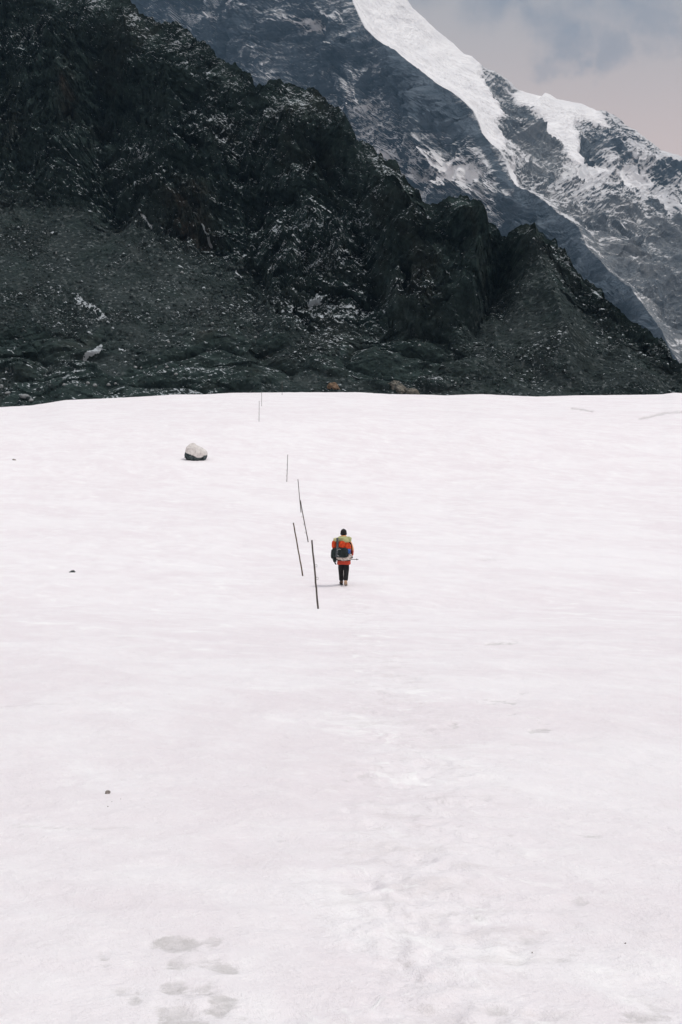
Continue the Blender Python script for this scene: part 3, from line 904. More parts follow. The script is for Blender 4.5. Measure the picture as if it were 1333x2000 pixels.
def outline_boulder():
    """lopsided block: flat sloping pale face toward the viewer, undercut foot"""
    b = hit(381, 900.5)
    s = b[1] / F * 1.0                                  # metres per photo pixel there
    # outline rows: height(px above base), left, right (px from x=381)
    rows = [(-1, -14, 15), (0, -15, 17), (2.5, -17, 19), (5, -19, 21), (8, -21, 22.2), (11.5, -22, 23), (14, -21.8, 23), (18, -21, 22), (22, -20.2, 18), (26, -18.5, 11), (29, -17, 7), (32, -14.5, 2.5), (34, -11.5, -2), (35.3, -8, -4.6)]
    nth = 56
    P, Fc = [], []
    for h, l, r in rows:
        cx, a = (l + r) / 2, (r - l) / 2
        hh = max(h, 0) / 35.3
        dep = (15 + 6 * hh) * (1 - .55 * hh ** 2.2) * min(1, .75 + hh)
        cy = 3 + 6 * hh                                 # the top leans away
        for k in range(nth):
            th = 2 * math.pi * k / nth
            c, sn = math.cos(th), math.sin(th)
            rr = 1 / (abs(c) ** 2.6 + abs(sn) ** 2.6) ** (1 / 2.6)
            P.append((cx + a * rr * c, cy + dep * rr * sn, h))
    P = np.array(P, float) * s
    P = P + np.array([.05, .18, .06]) * facets(P / .62 + 3, 9)[:, None]
    P = P + (.045 * np.stack([fbm(P * 1.7 + 3, 4), fbm(P * 1.7 + 13, 4), fbm(P * 1.7 + 23, 4)], -1))
    n = len(rows)
    for j in range(n - 1):
        for k in range(nth):
            k2 = (k + 1) % nth
            Fc.append((j * nth + k, j * nth + k2, (j + 1) * nth + k2, (j + 1) * nth + k))
    Fc.append(tuple((n - 1) * nth + k for k in range(nth)))
    Fc.append(tuple(range(nth))[::-1])
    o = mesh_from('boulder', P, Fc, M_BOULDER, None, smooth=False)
    o.location = tuple(b + np.array([0, .45, -.02]))
    tag(o, 'large lone boulder on the snow with pale top and dark undercut base with painted shade', 'boulder')
outline_boulder()

def mat_stone(name, a, b, sc=8):
    n = NT(name)
    k = n.noise(sc, 7, .7)
    n.bump(k, .6, .03)
    return n.done(n.mix(n.ss(.32, .68, k), a, b), .9, .2)
M_STD = mat_stone('dark slate stone', (.02, .024, .026), (.075, .08, .085), 14)
M_STG = mat_stone('grey brown stone', (.17, .15, .135), (.42, .385, .36), 30)
M_TAN = mat_stone('rust tan slab', (.085, .060, .040), (.25, .17, .11), 1.1)
M_BEI = mat_stone('pale beige broken rock', (.05, .055, .053), (.22, .205, .17), .9)
M_PAL = mat_stone('pale grey stone', (.15, .165, .17), (.30, .32, .325), 3)

def snow_stone(px, py, wpx, hpx, mat, seed, label, group=None, dep=1.0):
    b = hit(px, py)
    s = b[1] / F
    o = stone_mesh('stone', (wpx / 2 * s, wpx / 2 * s * dep, hpx * .62 * s), mat, seed, sub=3, rough=.9, planes=7)
    o.rotation_euler = (.3, .25, seed * 1.7)
    o.location = (b[0], b[1] + wpx * s * .3, b[2] + hpx * .16 * s)
    return tag(o, label, 'stone', group)
snow_stone(141, 1118, 13, 3.2, M_STD, 3, 'flat dark stone half sunk in the snow left of the poles')
snow_stone(210, 1551, 13, 8, M_STG, 5, 'small rounded grey brown stone in a melt hollow on the snow')
snow_stone(28, 899, 8, 3, M_STG, 8, 'tiny grey stone on the snow at the far left below the ridge')
for k, (x, y, w, h) in enumerate([(219, 1567, 3, 2), (211, 1576, 3, 2), (236, 1562, 3.5, 2), (1040, 1861, 3, 2), (1222, 1843, 4, 2.4)]):
    snow_stone(x, y, w, h, M_STG, 20 + k, 'tiny pebble melting into the snow', 'pebbles scattered on the snow')

def ridge_point(px, py):
    i = np.argmin((RU - px) ** 2 + (RV - py) ** 2)
    return RP.reshape(-1, 3)[i]
# project the displaced ridge so stones land where they show
RU, RV = proj(RP)
def rock_on_ridge(px, py, r, mat, seed, label, group=None, rz=0.0, name='boulder', **kw):
    p = ridge_point(px, py)
    s = p[1] / F
    o = stone_mesh(name, tuple(x * s for x in r), mat, seed, **kw)
    o.location = tuple(p + np.array([0, -r[1] * s * .35, r[2] * s * .2]))
    o.rotation_euler = (0, rz, random.uniform(-.3, .3))
    return tag(o, label, 'boulder' if name == 'boulder' else 'stone', group)
rock_on_ridge(652, 759, (14, 9, 11), M_TAN, 31, 'rusty tan slab of rock at the ridge foot behind the poles', rz=.45, rough=.5)
rock_on_ridge(778, 760, (22, 14, 11), M_BEI, 33, 'pale beige and grey broken boulder at the ridge foot above the hiker', rz=.5, rough=.9)
rock_on_ridge(803, 766, (15, 10, 8), M_BEI, 35, 'low beige broken rock beside the pale boulder at the ridge foot', rz=.3, rough=.9)
for k, (x, y, w, h) in enumerate([(213, 752, 7, 5), (226, 750, 5, 3.5), (264, 718, 7, 5), (277, 719, 4, 3), (344, 730, 6, 4), (382, 765, 5, 3.5), (186, 754, 8, 6), (172, 748, 6, 5), (48, 775, 18, 9), (16, 768, 10, 5), (3, 755, 7, 7), (62, 782, 8, 6),
                              (326, 716, 5, 4), (305, 718, 4, 3), (126, 752, 6, 5), (150, 753, 4, 4), (500, 660, 6, 4), (416, 632, 6, 4), (330, 668, 6, 4), (660, 666, 5, 4), (356, 532, 6, 4), (110, 495, 3, 5), (820, 674, 5, 4), (890, 748, 4, 3),
                              (998, 645, 4, 4), (1234, 674, 4, 4), (1165, 616, 6, 4), (1225, 646, 4, 3)]):
    rock_on_ridge(x, y, (w * .62, w * .55, h * .66), M_PAL, 50 + k, 'pale grey stone lying in the dark rubble of the lower ridge', 'pale stones in the ridge rubble', name='stone', sub=2, rough=.5)

# ------------------------------------------------------------------ hiker
M_SKIN = cloth('skin', (.42, .25, .18), .08, 20, .55)
M_TROUS = cloth('black trousers', (.013, .014, .016), .4, 14)
M_HAT = cloth('black knit', (.012, .012, .014), .4, 60)
M_GLOVE = cloth('black glove fabric', (.014, .015, .017), .4, 40)
M_BOOTT = cloth('tan boot leather', (.52, .36, .25), .2, 20, .7)
M_BOOTD = cloth('dark brown boot leather', (.12, .085, .065), .25, 20, .7)
M_SOLE = cloth('pale rubber sole', (.36, .29, .23), .2, 25)
def mat_jacket():
    n = NT('orange red jacket')
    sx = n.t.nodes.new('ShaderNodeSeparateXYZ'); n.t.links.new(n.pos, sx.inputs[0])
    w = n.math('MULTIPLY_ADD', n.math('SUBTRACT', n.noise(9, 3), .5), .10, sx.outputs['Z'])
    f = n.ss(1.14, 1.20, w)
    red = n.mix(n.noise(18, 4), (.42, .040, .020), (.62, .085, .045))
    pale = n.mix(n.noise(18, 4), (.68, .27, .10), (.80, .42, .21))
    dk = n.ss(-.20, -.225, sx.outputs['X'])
    n.bump(n.noise(13, 4, .6), .9, .03)
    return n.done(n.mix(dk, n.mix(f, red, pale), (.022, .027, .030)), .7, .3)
M_JACK = mat_jacket()

hb = hit(671, 1143)
SC = 109.0 / 1.84 * hb[1] / F                          # so the figure spans the photo's height
person_at = Vector(tuple(hb))

def hand(J, E, tag_, wrist, dirv, side, palm_n, curl, L=.19):
    """five finger chains rooted in a palm; dirv along the hand, side toward the thumb"""
    d, s, nrm = Vector(dirv).normalized(), Vector(side).normalized(), Vector(palm_n).normalized()
    w = Vector(wrist)
    J[tag_ + 'p'] = (w + d * L * .30, (.036, .020))
    E.append((tag_ + 'w', tag_ + 'p'))
    for i, (off, ln) in enumerate([(.030, .40), (.010, .45), (-.010, .42), (-.029, .33)]):
        p = w + d * L * .52 + s * off
        prev = tag_ + 'p'
        a = 0.0
        nm = f'{tag_}f{i}0'
        J[nm] = (p, .0105); E.append((prev, nm)); prev = nm
        for k in range(3):
            a += curl * (.8 + .1 * i)
            p = p + (d * math.cos(a) + nrm * math.sin(a)) * (L * ln * (.42, .32, .26)[k])
            nm = f'{tag_}f{i}{k + 1}'
            J[nm] = (p, (.0100, .0092, .0080)[k]); E.append((prev, nm)); prev = nm
    p = w + d * L * .18 + s * .034
    J[tag_ + 't0'] = (p, .0125); E.append((tag_ + 'p', tag_ + 't0'))
    p = p + (d * .7 + s * .5 + nrm * .5).normalized() * .036
    J[tag_ + 't1'] = (p, .011); E.append((tag_ + 't0', tag_ + 't1'))
    p = p + (d * .7 - s * .1 + nrm * .7).normalized() * .030
    J[tag_ + 't2'] = (p, .009); E.append((tag_ + 't1', tag_ + 't2'))

# joints (local metres: x right, y the way the hiker walks, z up)
LSH, RSH = (-.185, .06, 1.46), (.20, .06, 1.46)
LEL, REL = (-.325, -.03, 1.13), (.285, -.02, 1.17)
LWR, RWR = (-.285, .03, .845), (.285, .16, .965)
LHIP, RHIP = (-.095, .0, .92), (.10, .0, .92)
LKN, RKN = (-.080, .19, .51), (.100, .02, .50)
LAN, RAN = (-.062, .24, .10), (.075, -.20, .135)
BODY = {'pel': ((0, 0, .96), (.15, .11)), 'wai': ((0, .02, 1.12), (.135, .10)), 'che': ((0, .05, 1.36), (.16, .115)), 'nb': ((.005, .075, 1.50), (.065, .06)), 'nk': ((.008, .115, 1.585), (.055, .055)),
        'hd': ((.01, .145, 1.66), (.072, .085)), 'hm': ((.01, .150, 1.72), (.078, .092)), 'ht': ((.01, .148, 1.775), (.060, .072)),
        'no': ((.01, .250, 1.672), (.010, .012)), 'ch': ((.01, .215, 1.615), (.030, .026)), 'le': ((-.078, .150, 1.69), (.010, .022)), 're': ((.098, .150, 1.69), (.010, .022)),
        'lsh': (LSH, .062), 'lel': (LEL, .045), 'law': (LWR, .030), 'rsh': (RSH, .062), 'rel': (REL, .045), 'raw': (RWR, .030),
        'lhip': (LHIP, .092), 'lkn': (LKN, .058), 'lan': (LAN, .040), 'ltoe': ((-.095, .37, .045), .036),
        'rhip': (RHIP, .092), 'rkn': (RKN, .058), 'ran': (RAN, .040), 'rtoe': ((.070, -.07, .045), .036)}
BE = [('pel', 'wai'), ('wai', 'che'), ('che', 'nb'), ('nb', 'nk'), ('nk', 'hd'), ('hd', 'hm'), ('hm', 'ht'), ('hm', 'no'), ('hd', 'ch'), ('hm', 'le'), ('hm', 're'),
      ('che', 'lsh'), ('lsh', 'lel'), ('lel', 'law'), ('che', 'rsh'), ('rsh', 'rel'), ('rel', 'raw'),
      ('pel', 'lhip'), ('lhip', 'lkn'), ('lkn', 'lan'), ('lan', 'ltoe'), ('pel', 'rhip'), ('rhip', 'rkn'), ('rkn', 'ran'), ('ran', 'rtoe')]
hiker = skin('person', BODY, BE, M_SKIN, None, 'pel')
tag(hiker, 'hiker seen from behind in orange jacket, black trousers and black beanie, walking up the snow', 'person')
hiker.location = person_at
hiker.scale = (SC, SC, SC)

skin('trousers', {'w': ((.005, 0, .98), (.165, .13)), 'c': ((.005, 0, .86), (.165, .135)), 'lh': ((-.068, .01, .78), .118), 'lm': ((-.076, .06, .60), .110), 'lk': (LKN, .094), 'ls': ((-.070, .21, .30), .082), 'la': ((-.060, .23, .105), .080),
                  'rh': ((.088, .01, .78), .120), 'rm': ((.098, .02, .60), .112), 'rk': (RKN, .098), 'rs': ((.088, -.10, .32), .086), 'ra': ((.075, -.175, .155), .080)},
     [('w', 'c'), ('c', 'lh'), ('lh', 'lm'), ('lm', 'lk'), ('lk', 'ls'), ('ls', 'la'), ('c', 'rh'), ('rh', 'rm'), ('rm', 'rk'), ('rk', 'rs'), ('rs', 'ra')], M_TROUS, hiker, 'w')
jacket = skin('jacket', {'hem': ((.015, .005, .74), (.20, .16)), 'hip': ((.01, .005, .86), (.20, .16)), 'wai': ((0, .02, 1.08), (.18, .14)), 'che': ((.0, .05, 1.34), (.205, .145)), 'nb': ((.008, .075, 1.50), (.12, .10)), 'col': ((.01, .105, 1.60), (.115, .100)), 'col2': ((.01, .125, 1.66), (.108, .098)),
                'lsh': (LSH, .088), 'lue': ((-.25, .01, 1.31), .078), 'lel': (LEL, .072), 'lfo': ((-.305, .0, .99), .066), 'lwr': ((-.287, .025, .86), .054),
                'rsh': (RSH, .092), 'rue': ((.25, .02, 1.31), .080), 'rel': (REL, .074), 'rfo': ((.285, .07, 1.07), .062), 'rwr': ((.286, .14, .98), .052)},
     [('hem', 'hip'), ('hip', 'wai'), ('wai', 'che'), ('che', 'nb'), ('nb', 'col'), ('col', 'col2'), ('che', 'lsh'), ('lsh', 'lue'), ('lue', 'lel'), ('lel', 'lfo'), ('lfo', 'lwr'),
      ('che', 'rsh'), ('rsh', 'rue'), ('rue', 'rel'), ('rel', 'rfo'), ('rfo', 'rwr')], M_JACK, hiker, 'wai')

def skirt():
    P, Fc, nu = [], [], 44
    prof = [(.195, .152, 1.02), (.207, .162, .93), (.214, .172, .84), (.220, .180, .755), (.222, .184, .708), (.222, .184, .695), (.210, .172, .692), (.205, .166, .74), (.19, .15, .9)]
    for rx, ry, z in prof:
        for i in range(nu):
            a = 2 * math.pi * i / nu
            f = 1 + .028 * math.sin(7 * a + z * 9) * min(1, (1.03 - z) * 4) + .015 * math.sin(13 * a + 1)
            P.append((.018 + rx * f * math.cos(a), .0 + ry * f * math.sin(a), z + .008 * math.sin(3 * a + .6) * (z < .8)))
    for j in range(len(prof) - 1):
        for i in range(nu):
            i2 = (i + 1) % nu
            Fc.append((j * nu + i2, j * nu + i, (j + 1) * nu + i, (j + 1) * nu + i2))
    mesh_from('jacket_hem', P, Fc, M_JACK, jacket)
skirt()
# beanie: dome with a rolled brim
def beanie():
    P, Fc, nu = [], [], 28
    prof = [(.102, -.03), (.114, -.025), (.117, .0), (.114, .03), (.108, .036), (.108, .06), (.103, .085), (.092, .108), (.074, .126), (.050, .138), (.022, .144), (.005, .145)]
    for r, z in prof:
        for i in range(nu):
            a = 2 * math.pi * i / nu
            rib = 1 + .012 * math.cos(14 * a)
            P.append((.01 + r * .93 * rib * math.cos(a), .145 + r * 1.08 * rib * math.sin(a), 1.70 + z - .02 * math.sin(a) * -1))
    for j in range(len(prof) - 1):
        for i in range(nu):
            i2 = (i + 1) % nu
            Fc.append((j * nu + i, j * nu + i2, (j + 1) * nu + i2, (j + 1) * nu + i))
    Fc.append(tuple((len(prof) - 1) * nu + i for i in range(nu)))
    Fc.append(tuple(range(nu))[::-1])
    mesh_from('beanie', P, Fc, M_HAT, hiker)
beanie()

# gloves: hanging left hand, right hand closed round the pole
J, E = {'Lw': (LWR, (.034, .028))}, []
hand(J, E, 'L', LWR, (.10, .12, -1), (.45, .9, .1), (1, -.3, .0), .28)
skin('glove', J, E, M_GLOVE, hiker, 'Lw')
SP0, SP1 = Vector((.50, .155, .845)), Vector((-.36, .52, .80))      # carried pole, tail to the right
grip = SP0.lerp(SP1, .26)
ax = (SP1 - SP0).normalized()
hd = (grip + Vector((0, -.012, .035)) - Vector(RWR)).normalized()
J, E = {'Rw': (RWR, (.034, .028))}, []
hand(J, E, 'R', RWR, hd, ax, hd.cross(ax), .62)
skin('glove', J, E, M_GLOVE, hiker, 'Rw')

def boot(an, toe, heel_z, mat, sole):
    an, toe = Vector(an), Vector(toe)
    f = (toe - an); f.z = 0; f.normalize()
    hz = heel_z
    heel = Vector((an.x, an.y, 0)) - f * .065
    J = {'cuff': (an + Vector((0, 0, .065)), (.070, .068)), 'ank': (an + Vector((0, 0, .0)), (.068, .066)), 'heel': (heel + Vector((0, 0, .055 + hz)), (.064, .060)),
         'mid': (heel + f * .12 + Vector((0, 0, .055 + hz * .5)), (.060, .056)), 'ball': (heel + f * .23 + Vector((0, 0, .052)), (.064, .050)), 'tip': (heel + f * .335 + Vector((0, 0, .046)), (.052, .040))}
    b = skin('boot', J, [('cuff', 'ank'), ('ank', 'heel'), ('ank', 'mid'), ('mid', 'ball'), ('ball', 'tip')], mat, hiker, 'ank')
    # sole slab following the foot
    side = Vector((f.y, -f.x, 0))
    out = [(-.058, .036), (-.035, .052), (.06, .050), (.14, .052), (.20, .054), (.26, .042), (.29, .020)]
    P, Fc = [], []
    def zat(u): return hz * max(0, 1 - (u + .05) / .26) + .004
    ring = [(u, w) for u, w in out] + [(u, -w) for u, w in reversed(out)]
    for lvl in (0, .026):
        for u, w in ring:
            p = heel + f * (u + .0) + side * w
            P.append((p.x, p.y, zat(u) + lvl))
    n = len(ring)
    for k in range(n):
        k2 = (k + 1) % n
        Fc.append((k, k2, n + k2, n + k))
    Fc.append(tuple(range(n, 2 * n))); Fc.append(tuple(range(n))[::-1])
    mesh_from('sole', P, Fc, sole, b, smooth=False)
    return b
boot(LAN, (-.077, .44, .05), .0, M_BOOTD, M_STD)
boot(RAN, (.084, .06, .05), .055, M_BOOTT, M_SOLE)

# ------------------------------------------------------------------ backpack (worn: its own thing)
M_OR = cloth('red orange pack fabric', (.56, .060, .016), .28, 14)
M_LID = cloth('pale olive pack lid', (.36, .38, .19), .25, 9)
M_LIDY = cloth('pale yellow fabric', (.52, .50, .27), .18, 12)
M_SLATE = cloth('dark slate pack fabric', (.018, .026, .027), .4, 12)
M_BLUE = cloth('blue pack panel', (.045, .115, .34), .2, 12)
M_STRAP = cloth('grey webbing', (.07, .08, .09), .25, 40)
M_BLK = cloth('black webbing', (.015, .016, .018), .3, 40)
M_CORD = cloth('pale cord', (.55, .56, .54), .1, 60)
def mat_roll():
    n = NT('beige patterned roll')
    k = n.noise(14, 3, .6, None, 1.4)
    c = n.mix(n.ss(.44, .52, k), (.30, .24, .215), (.62, .55, .50))
    n.bump(n.noise(20, 4), .8, .02)
    return n.done(c, .85, .2)
M_ROLL = mat_roll()
pack = empty('backpack', tuple(person_at))
pack.scale = (SC, SC, SC)
pack.rotation_euler = (0, .028, 0)
tag(pack, 'big loaded backpack of orange, olive, slate and blue fabric worn by the hiker', 'backpack')
def pp(name, sh, mat, smooth=True):
    return mesh_from(name, sh[0], sh[1], mat, pack, smooth)
def ppp(name, sh, mat, par):
    o = mesh_from(name, sh[0], sh[1], mat, par, True)
    return o
body = pp('pack_body', superell((-.085, -.235, 1.24), (.265, .135, .31), (.45, .5), wr=.07, seed=1), M_OR)
ppp('stuffed_pouch', superell((-.085, -.365, 1.385), (.105, .075, .115), (.75, .8), wr=.10, seed=2), M_OR, body)
ppp('stuffed_pouch', superell((.115, -.330, 1.30), (.105, .075, .075), (.7, .8), wr=.10, seed=3), M_OR, body)
ppp('stuffed_pouch', superell((-.345, -.300, 1.37), (.075, .080, .13), (.7, .8), wr=.10, seed=9), M_OR, body)
lid = pp('lid', superell((-.01, -.245, 1.535), (.235, .155, .105), (.65, .7), wr=.12, seed=4), M_LID)
lid.rotation_euler = (0, 0, 0)
ppp('lid_pocket', superell((-.255, -.265, 1.52), (.115, .125, .068), (.7, .75), wr=.10, seed=5), M_LIDY, lid)
pocket = pp('front_pocket', superell((-.115, -.345, 1.115), (.265, .095, .165), (.5, .55), wr=.08, seed=6), M_SLATE)
cp = []
for k in range(19):
    a = math.radians(60 + 210 * k / 18)
    cp.append((-.165 + .085 * math.cos(a), -.452 - .004 * math.sin(k), 1.115 + .115 * math.sin(a)))
ppp('cord', tube(cp, .0055, 6), M_CORD, pocket)
pp('blue_panel', superell((.135, -.335, 1.165), (.075, .080, .085), (.55, .6), wr=.07, seed=7), M_BLUE)
roll = superell((0, 0, 0), (.245, .085, .085), (.8, .35), wr=.10, seed=8)
ro = pp('bedroll', superell((-.005, -.275, .935), (.250, .100, .100), (.75, .6), wr=.13, seed=8), M_ROLL)
ro2 = ppp('roll_end', superell((.165, -.29, 1.005), (.085, .080, .075), (.7, .7), wr=.12, seed=11), M_ROLL, ro)
pp('side_pouch', superell((-.365, -.215, 1.045), (.072, .085, .155), (.6, .65), wr=.10, seed=10), M_SLATE)
pp('side_pouch', superell((-.305, -.165, .88), (.062, .065, .105), (.6, .65), wr=.10, seed=12), M_SLATE)
def band(pts, w, th=.006):
    """flat webbing along points, wide in x"""
    P, Fc = [], []
    for i, p in enumerate(pts):
        p = Vector(p)
        t = (Vector(pts[min(i + 1, len(pts) - 1)]) - Vector(pts[max(i - 1, 0)])).normalized()
        sd = Vector((1, 0, 0)); sd = (sd - t * sd.dot(t)).normalized()
        nn = t.cross(sd)
        for a, b in ((-1, -1), (1, -1), (1, 1), (-1, 1)):
            P.append(p + sd * (a * w / 2) + nn * (b * th))
    n = len(pts)
    for i in range(n - 1):
        for k in range(4):
            k2 = (k + 1) % 4
            Fc.append((i * 4 + k, i * 4 + k2, i * 4 + 4 + k2, i * 4 + 4 + k))
    Fc.append((3, 2, 1, 0)); Fc.append(tuple((n - 1) * 4 + k for k in range(4)))
    return P, Fc
pp('compression_strap', band([(-.235, -.36, 1.585), (-.235, -.405, 1.53), (-.235, -.415, 1.42), (-.235, -.425, 1.30), (-.24, -.452, 1.18), (-.25, -.455, 1.05), (-.26, -.41, .96)], .075, .008), M_STRAP)
pp('shoulder_strap', band([(.155, -.13, 1.50), (.165, -.02, 1.565), (.165, .06, 1.555), (.165, .125, 1.48), (.165, .150, 1.34), (.185, .125, 1.17), (.205, .02, 1.07), (.165, -.14, 1.02)], .06, .010), M_BLK)
pp('shoulder_strap', band([(-.155, -.13, 1.50), (-.16, -.02, 1.56), (-.16, .06, 1.55), (-.16, .125, 1.48), (-.16, .150, 1.34), (-.18, .125, 1.17), (-.20, .02, 1.07), (-.165, -.14, 1.02)], .06, .010), M_BLK)
pp('load_strap', band([(.165, -.345, 1.46), (.215, -.25, 1.40), (.245, -.17, 1.28), (.255, -.15, 1.12), (.235, -.18, 1.0)], .034, .010), M_BLK)
pp('hip_belt', band([(.20, -.22, 1.0), (.245, -.12, .985), (.222, .04, .975), (.15, .140, .965), (0, .178, .96), (-.15, .140, .965), (-.222, .04, .975), (-.245, -.12, .985), (-.20, -.22, 1.0)], .05, .010), M_BLK)
pp('base_strap', band([(-.24, -.33, .865), (-.12, -.345, .85), (.0, -.35, .845), (.12, -.345, .85), (.22, -.31, .87)], .02, .012), M_BLK)

# trekking pole held across the thighs
tp = empty('trekking_pole', tuple(person_at))
tp.scale = (SC, SC, SC)
tag(tp, 'thin black trekking pole held level in the right hand of the hiker', 'trekking pole')
M_TP = cloth('black anodised tube', (.012, .012, .014), .2, 30, .45)
mesh_from('shaft', *tube([SP0, SP0.lerp(SP1, .5), SP1], [.0095, .0105, .0095], 10), M_TP, tp)
mesh_from('grip', *tube([SP1.lerp(SP0, .02), SP1.lerp(SP0, .07), SP1.lerp(SP0, .13)], [.018, .0165, .019], 10), M_BLK, tp)
mesh_from('basket', *tube([SP0.lerp(SP1, .055), SP0.lerp(SP1, .063)], [.026, .030], 14), M_BLK, tp)

# ------------------------------------------------------------------ air
def build_haze():
    lo, hi = (-7000, -200, -62), (7000, 5200, 2600)
    V = [(x, y, z) for z in (lo[2], hi[2]) for y in (lo[1], hi[1]) for x in (lo[0], hi[0])]
    Fc = [(0, 2, 3, 1), (4, 5, 7, 6), (0, 1, 5, 4), (2, 6, 7, 3), (0, 4, 6, 2), (1, 3, 7, 5)]
    m = bpy.data.materials.new('mountain air')
    m.use_nodes = True
    t = m.node_tree
    t.nodes.remove(t.nodes['Principled BSDF'])
    v = t.nodes.new('ShaderNodeVolumePrincipled')
    v.inputs['Color'].default_value = (.38, .67, 1.0, 1)
    v.inputs['Density'].default_value = HAZE
    v.inputs['Anisotropy'].default_value = 0.0
    t.links.new(v.outputs[0], t.nodes['Material Output'].inputs['Volume'])
    o = mesh_from('haze', V, Fc, m, None, smooth=False)
    tag(o, 'thin bluish mountain air', 'haze', kind='stuff')
HAZE = 6.2e-5
if HAZE: build_haze()
g.scale = (.7, .55, 1); g.location.y = 600

# ------------------------------------------------------------------ light and sky
SUN_EL, SUN_AZ = math.radians(63), math.radians(111)       # azimuth clockwise from +Y: sun to the right
sd = Vector((math.sin(SUN_AZ) * math.cos(SUN_EL), math.cos(SUN_AZ) * math.cos(SUN_EL), math.sin(SUN_EL)))
sun = bpy.data.lights.new('sun', 'SUN')
sun.energy = 1.45
sun.angle = math.radians(3.0)
sun.color = (1, .955, .90)
so = bpy.data.objects.new('sun', sun)
COL.objects.link(so)
so.rotation_euler = sd.to_track_quat('Z', 'Y').to_euler()
so.location = (200, -50, 400)

w = bpy.data.worlds.new('World')
scene.world = w
w.use_nodes = True
t = w.node_tree
bg = t.nodes['Background']
N = lambda k: t.nodes.new(k)
tc = N('ShaderNodeTexCoord')
sky = N('ShaderNodeTexSky'); sky.sky_type = 'NISHITA'; sky.sun_disc = False
sky.sun_elevation = SUN_EL; sky.sun_rotation = SUN_AZ
skm = N('ShaderNodeVectorMath'); skm.operation = 'SCALE'; skm.inputs['Scale'].default_value = .09
t.links.new(sky.outputs[0], skm.inputs[0])
sx = N('ShaderNodeSeparateXYZ'); t.links.new(tc.outputs['Generated'], sx.inputs[0])
def mr(val, a, b, lo, hi):
    n = N('ShaderNodeMapRange'); n.interpolation_type = 'SMOOTHSTEP'
    t.links.new(val, n.inputs['Value'])
    n.inputs['From Min'].default_value, n.inputs['From Max'].default_value = a, b
    n.inputs['To Min'].default_value, n.inputs['To Max'].default_value = lo, hi
    return n.outputs[0]
def wmix(f, a, b):
    n = N('ShaderNodeMix'); n.data_type = 'RGBA'
    for s_, v_ in ((n.inputs[0], f), (n.inputs[6], a), (n.inputs[7], b)):
        if isinstance(v_, bpy.types.NodeSocket): t.links.new(v_, s_)
        elif isinstance(v_, tuple): s_.default_value = (*v_, 1)
        else: s_.default_value = v_
    return n.outputs[2]
def wnoise(scale, det, rough, mscale=(1, 1, 1), loc=(0, 0, 0), dist=0.0):
    m = N('ShaderNodeMapping'); t.links.new(tc.outputs['Generated'], m.inputs[0])
    m.inputs['Scale'].default_value = mscale; m.inputs['Location'].default_value = loc
    n = N('ShaderNodeTexNoise'); t.links.new(m.outputs[0], n.inputs['Vector'])
    n.inputs['Scale'].default_value = scale; n.inputs['Detail'].default_value = det; n.inputs['Roughness'].default_value = rough
    n.inputs['Distortion'].default_value = dist
    return n.outputs['Fac']
base = wmix(mr(sx.outputs['Z'], .16, .31, 0, 1), (.79, .625, .57), (.53, .495, .485))
base = wmix(mr(sx.outputs['Z'], .34, .85, 0, 1), base, (1.08, 1.06, 1.065))
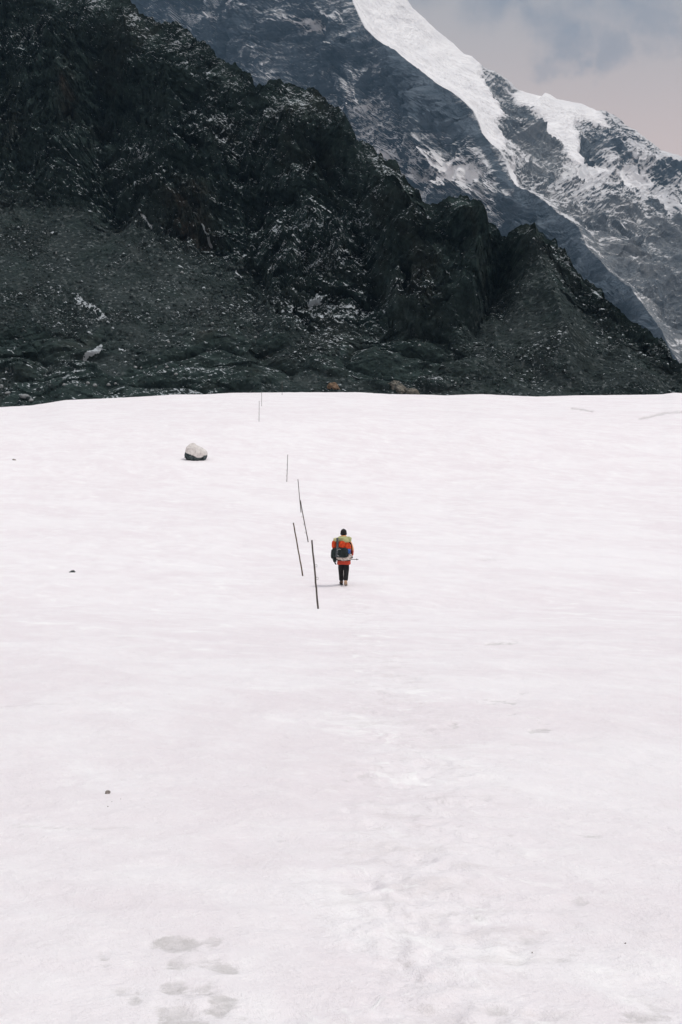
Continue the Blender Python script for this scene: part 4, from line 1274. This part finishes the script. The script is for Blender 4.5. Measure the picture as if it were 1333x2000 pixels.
# grey-blue cloud bellies hanging over the skyline
wob = N('ShaderNodeTexNoise'); wob.inputs['Scale'].default_value = 14; wob.inputs['Detail'].default_value = 6; wob.inputs['Roughness'].default_value = .6
t.links.new(tc.outputs['Generated'], wob.inputs['Vector'])
wv = N('ShaderNodeVectorMath'); wv.operation = 'SUBTRACT'; t.links.new(wob.outputs['Color'], wv.inputs[0]); wv.inputs[1].default_value = (.5, .5, .5)
ws = N('ShaderNodeVectorMath'); ws.operation = 'SCALE'; ws.inputs['Scale'].default_value = .11; t.links.new(wv.outputs[0], ws.inputs[0])
wp = N('ShaderNodeVectorMath'); wp.operation = 'ADD'; t.links.new(tc.outputs['Generated'], wp.inputs[0]); t.links.new(ws.outputs[0], wp.inputs[1])
tot = None
for px, py, r, a_ in [(985, -5, 95, .8), (1110, 55, 90, .75), (1190, 110, 70, .55), (1085, 130, 50, .4), (1290, 20, 80, .55), (1320, 90, 60, .35), (900, -150, 160, .9), (1200, -160, 200, .9), (600, -300, 260, .7), (1500, -50, 150, .7), (1700, -250, 300, .8), (250, -420, 300, .7)]:
    c = Vector(((px - CX) / F, CP + (CY - py) / F * SP, -SP + (CY - py) / F * CP)).normalized()
    dn = N('ShaderNodeVectorMath'); dn.operation = 'DISTANCE'
    t.links.new(wp.outputs[0], dn.inputs[0]); dn.inputs[1].default_value = c
    o_ = mr(dn.outputs['Value'], r / F * 1.15, r / F * .40, 0, a_)
    if tot is None: tot = o_
    else:
        mx = N('ShaderNodeMath'); mx.operation = 'MAXIMUM'; t.links.new(tot, mx.inputs[0]); t.links.new(o_, mx.inputs[1]); tot = mx.outputs[0]
soft = wnoise(20.0, 5, .55, (1, 1, 1.3), (.35, .0, .62), .5)
mm = N('ShaderNodeMath'); mm.operation = 'MULTIPLY'
t.links.new(tot, mm.inputs[0]); t.links.new(mr(soft, .30, .62, .55, 1.15), mm.inputs[1])
cloudy = wmix(mm.outputs[0], base, (.30, .32, .372))
fin = wmix(.90, skm.outputs[0], cloudy)                   # thin overcast over the blue sky
t.links.new(fin, bg.inputs['Color'])
bg.inputs['Strength'].default_value = 1.0

# ------------------------------------------------------------------ camera and view
cam = bpy.data.cameras.new('camera')
cam.lens = 50
cam.sensor_fit = 'VERTICAL'
cam.sensor_height = 36
cam.clip_start = .1
cam.clip_end = 20000
co = bpy.data.objects.new('camera', cam)
COL.objects.link(co)
co.location = (0, 0, CAMZ)
co.rotation_euler = (math.pi / 2 - PITCH, 0, 0)
scene.camera = co
vs = scene.view_settings
vs.view_transform = 'Standard'
vs.look = 'None'
vs.exposure = -.01
vs.gamma = 1
scene.cycles.max_bounces = 8
scene.cycles.use_denoising = True
scene.render.resolution_x, scene.render.resolution_y = 682, 1024
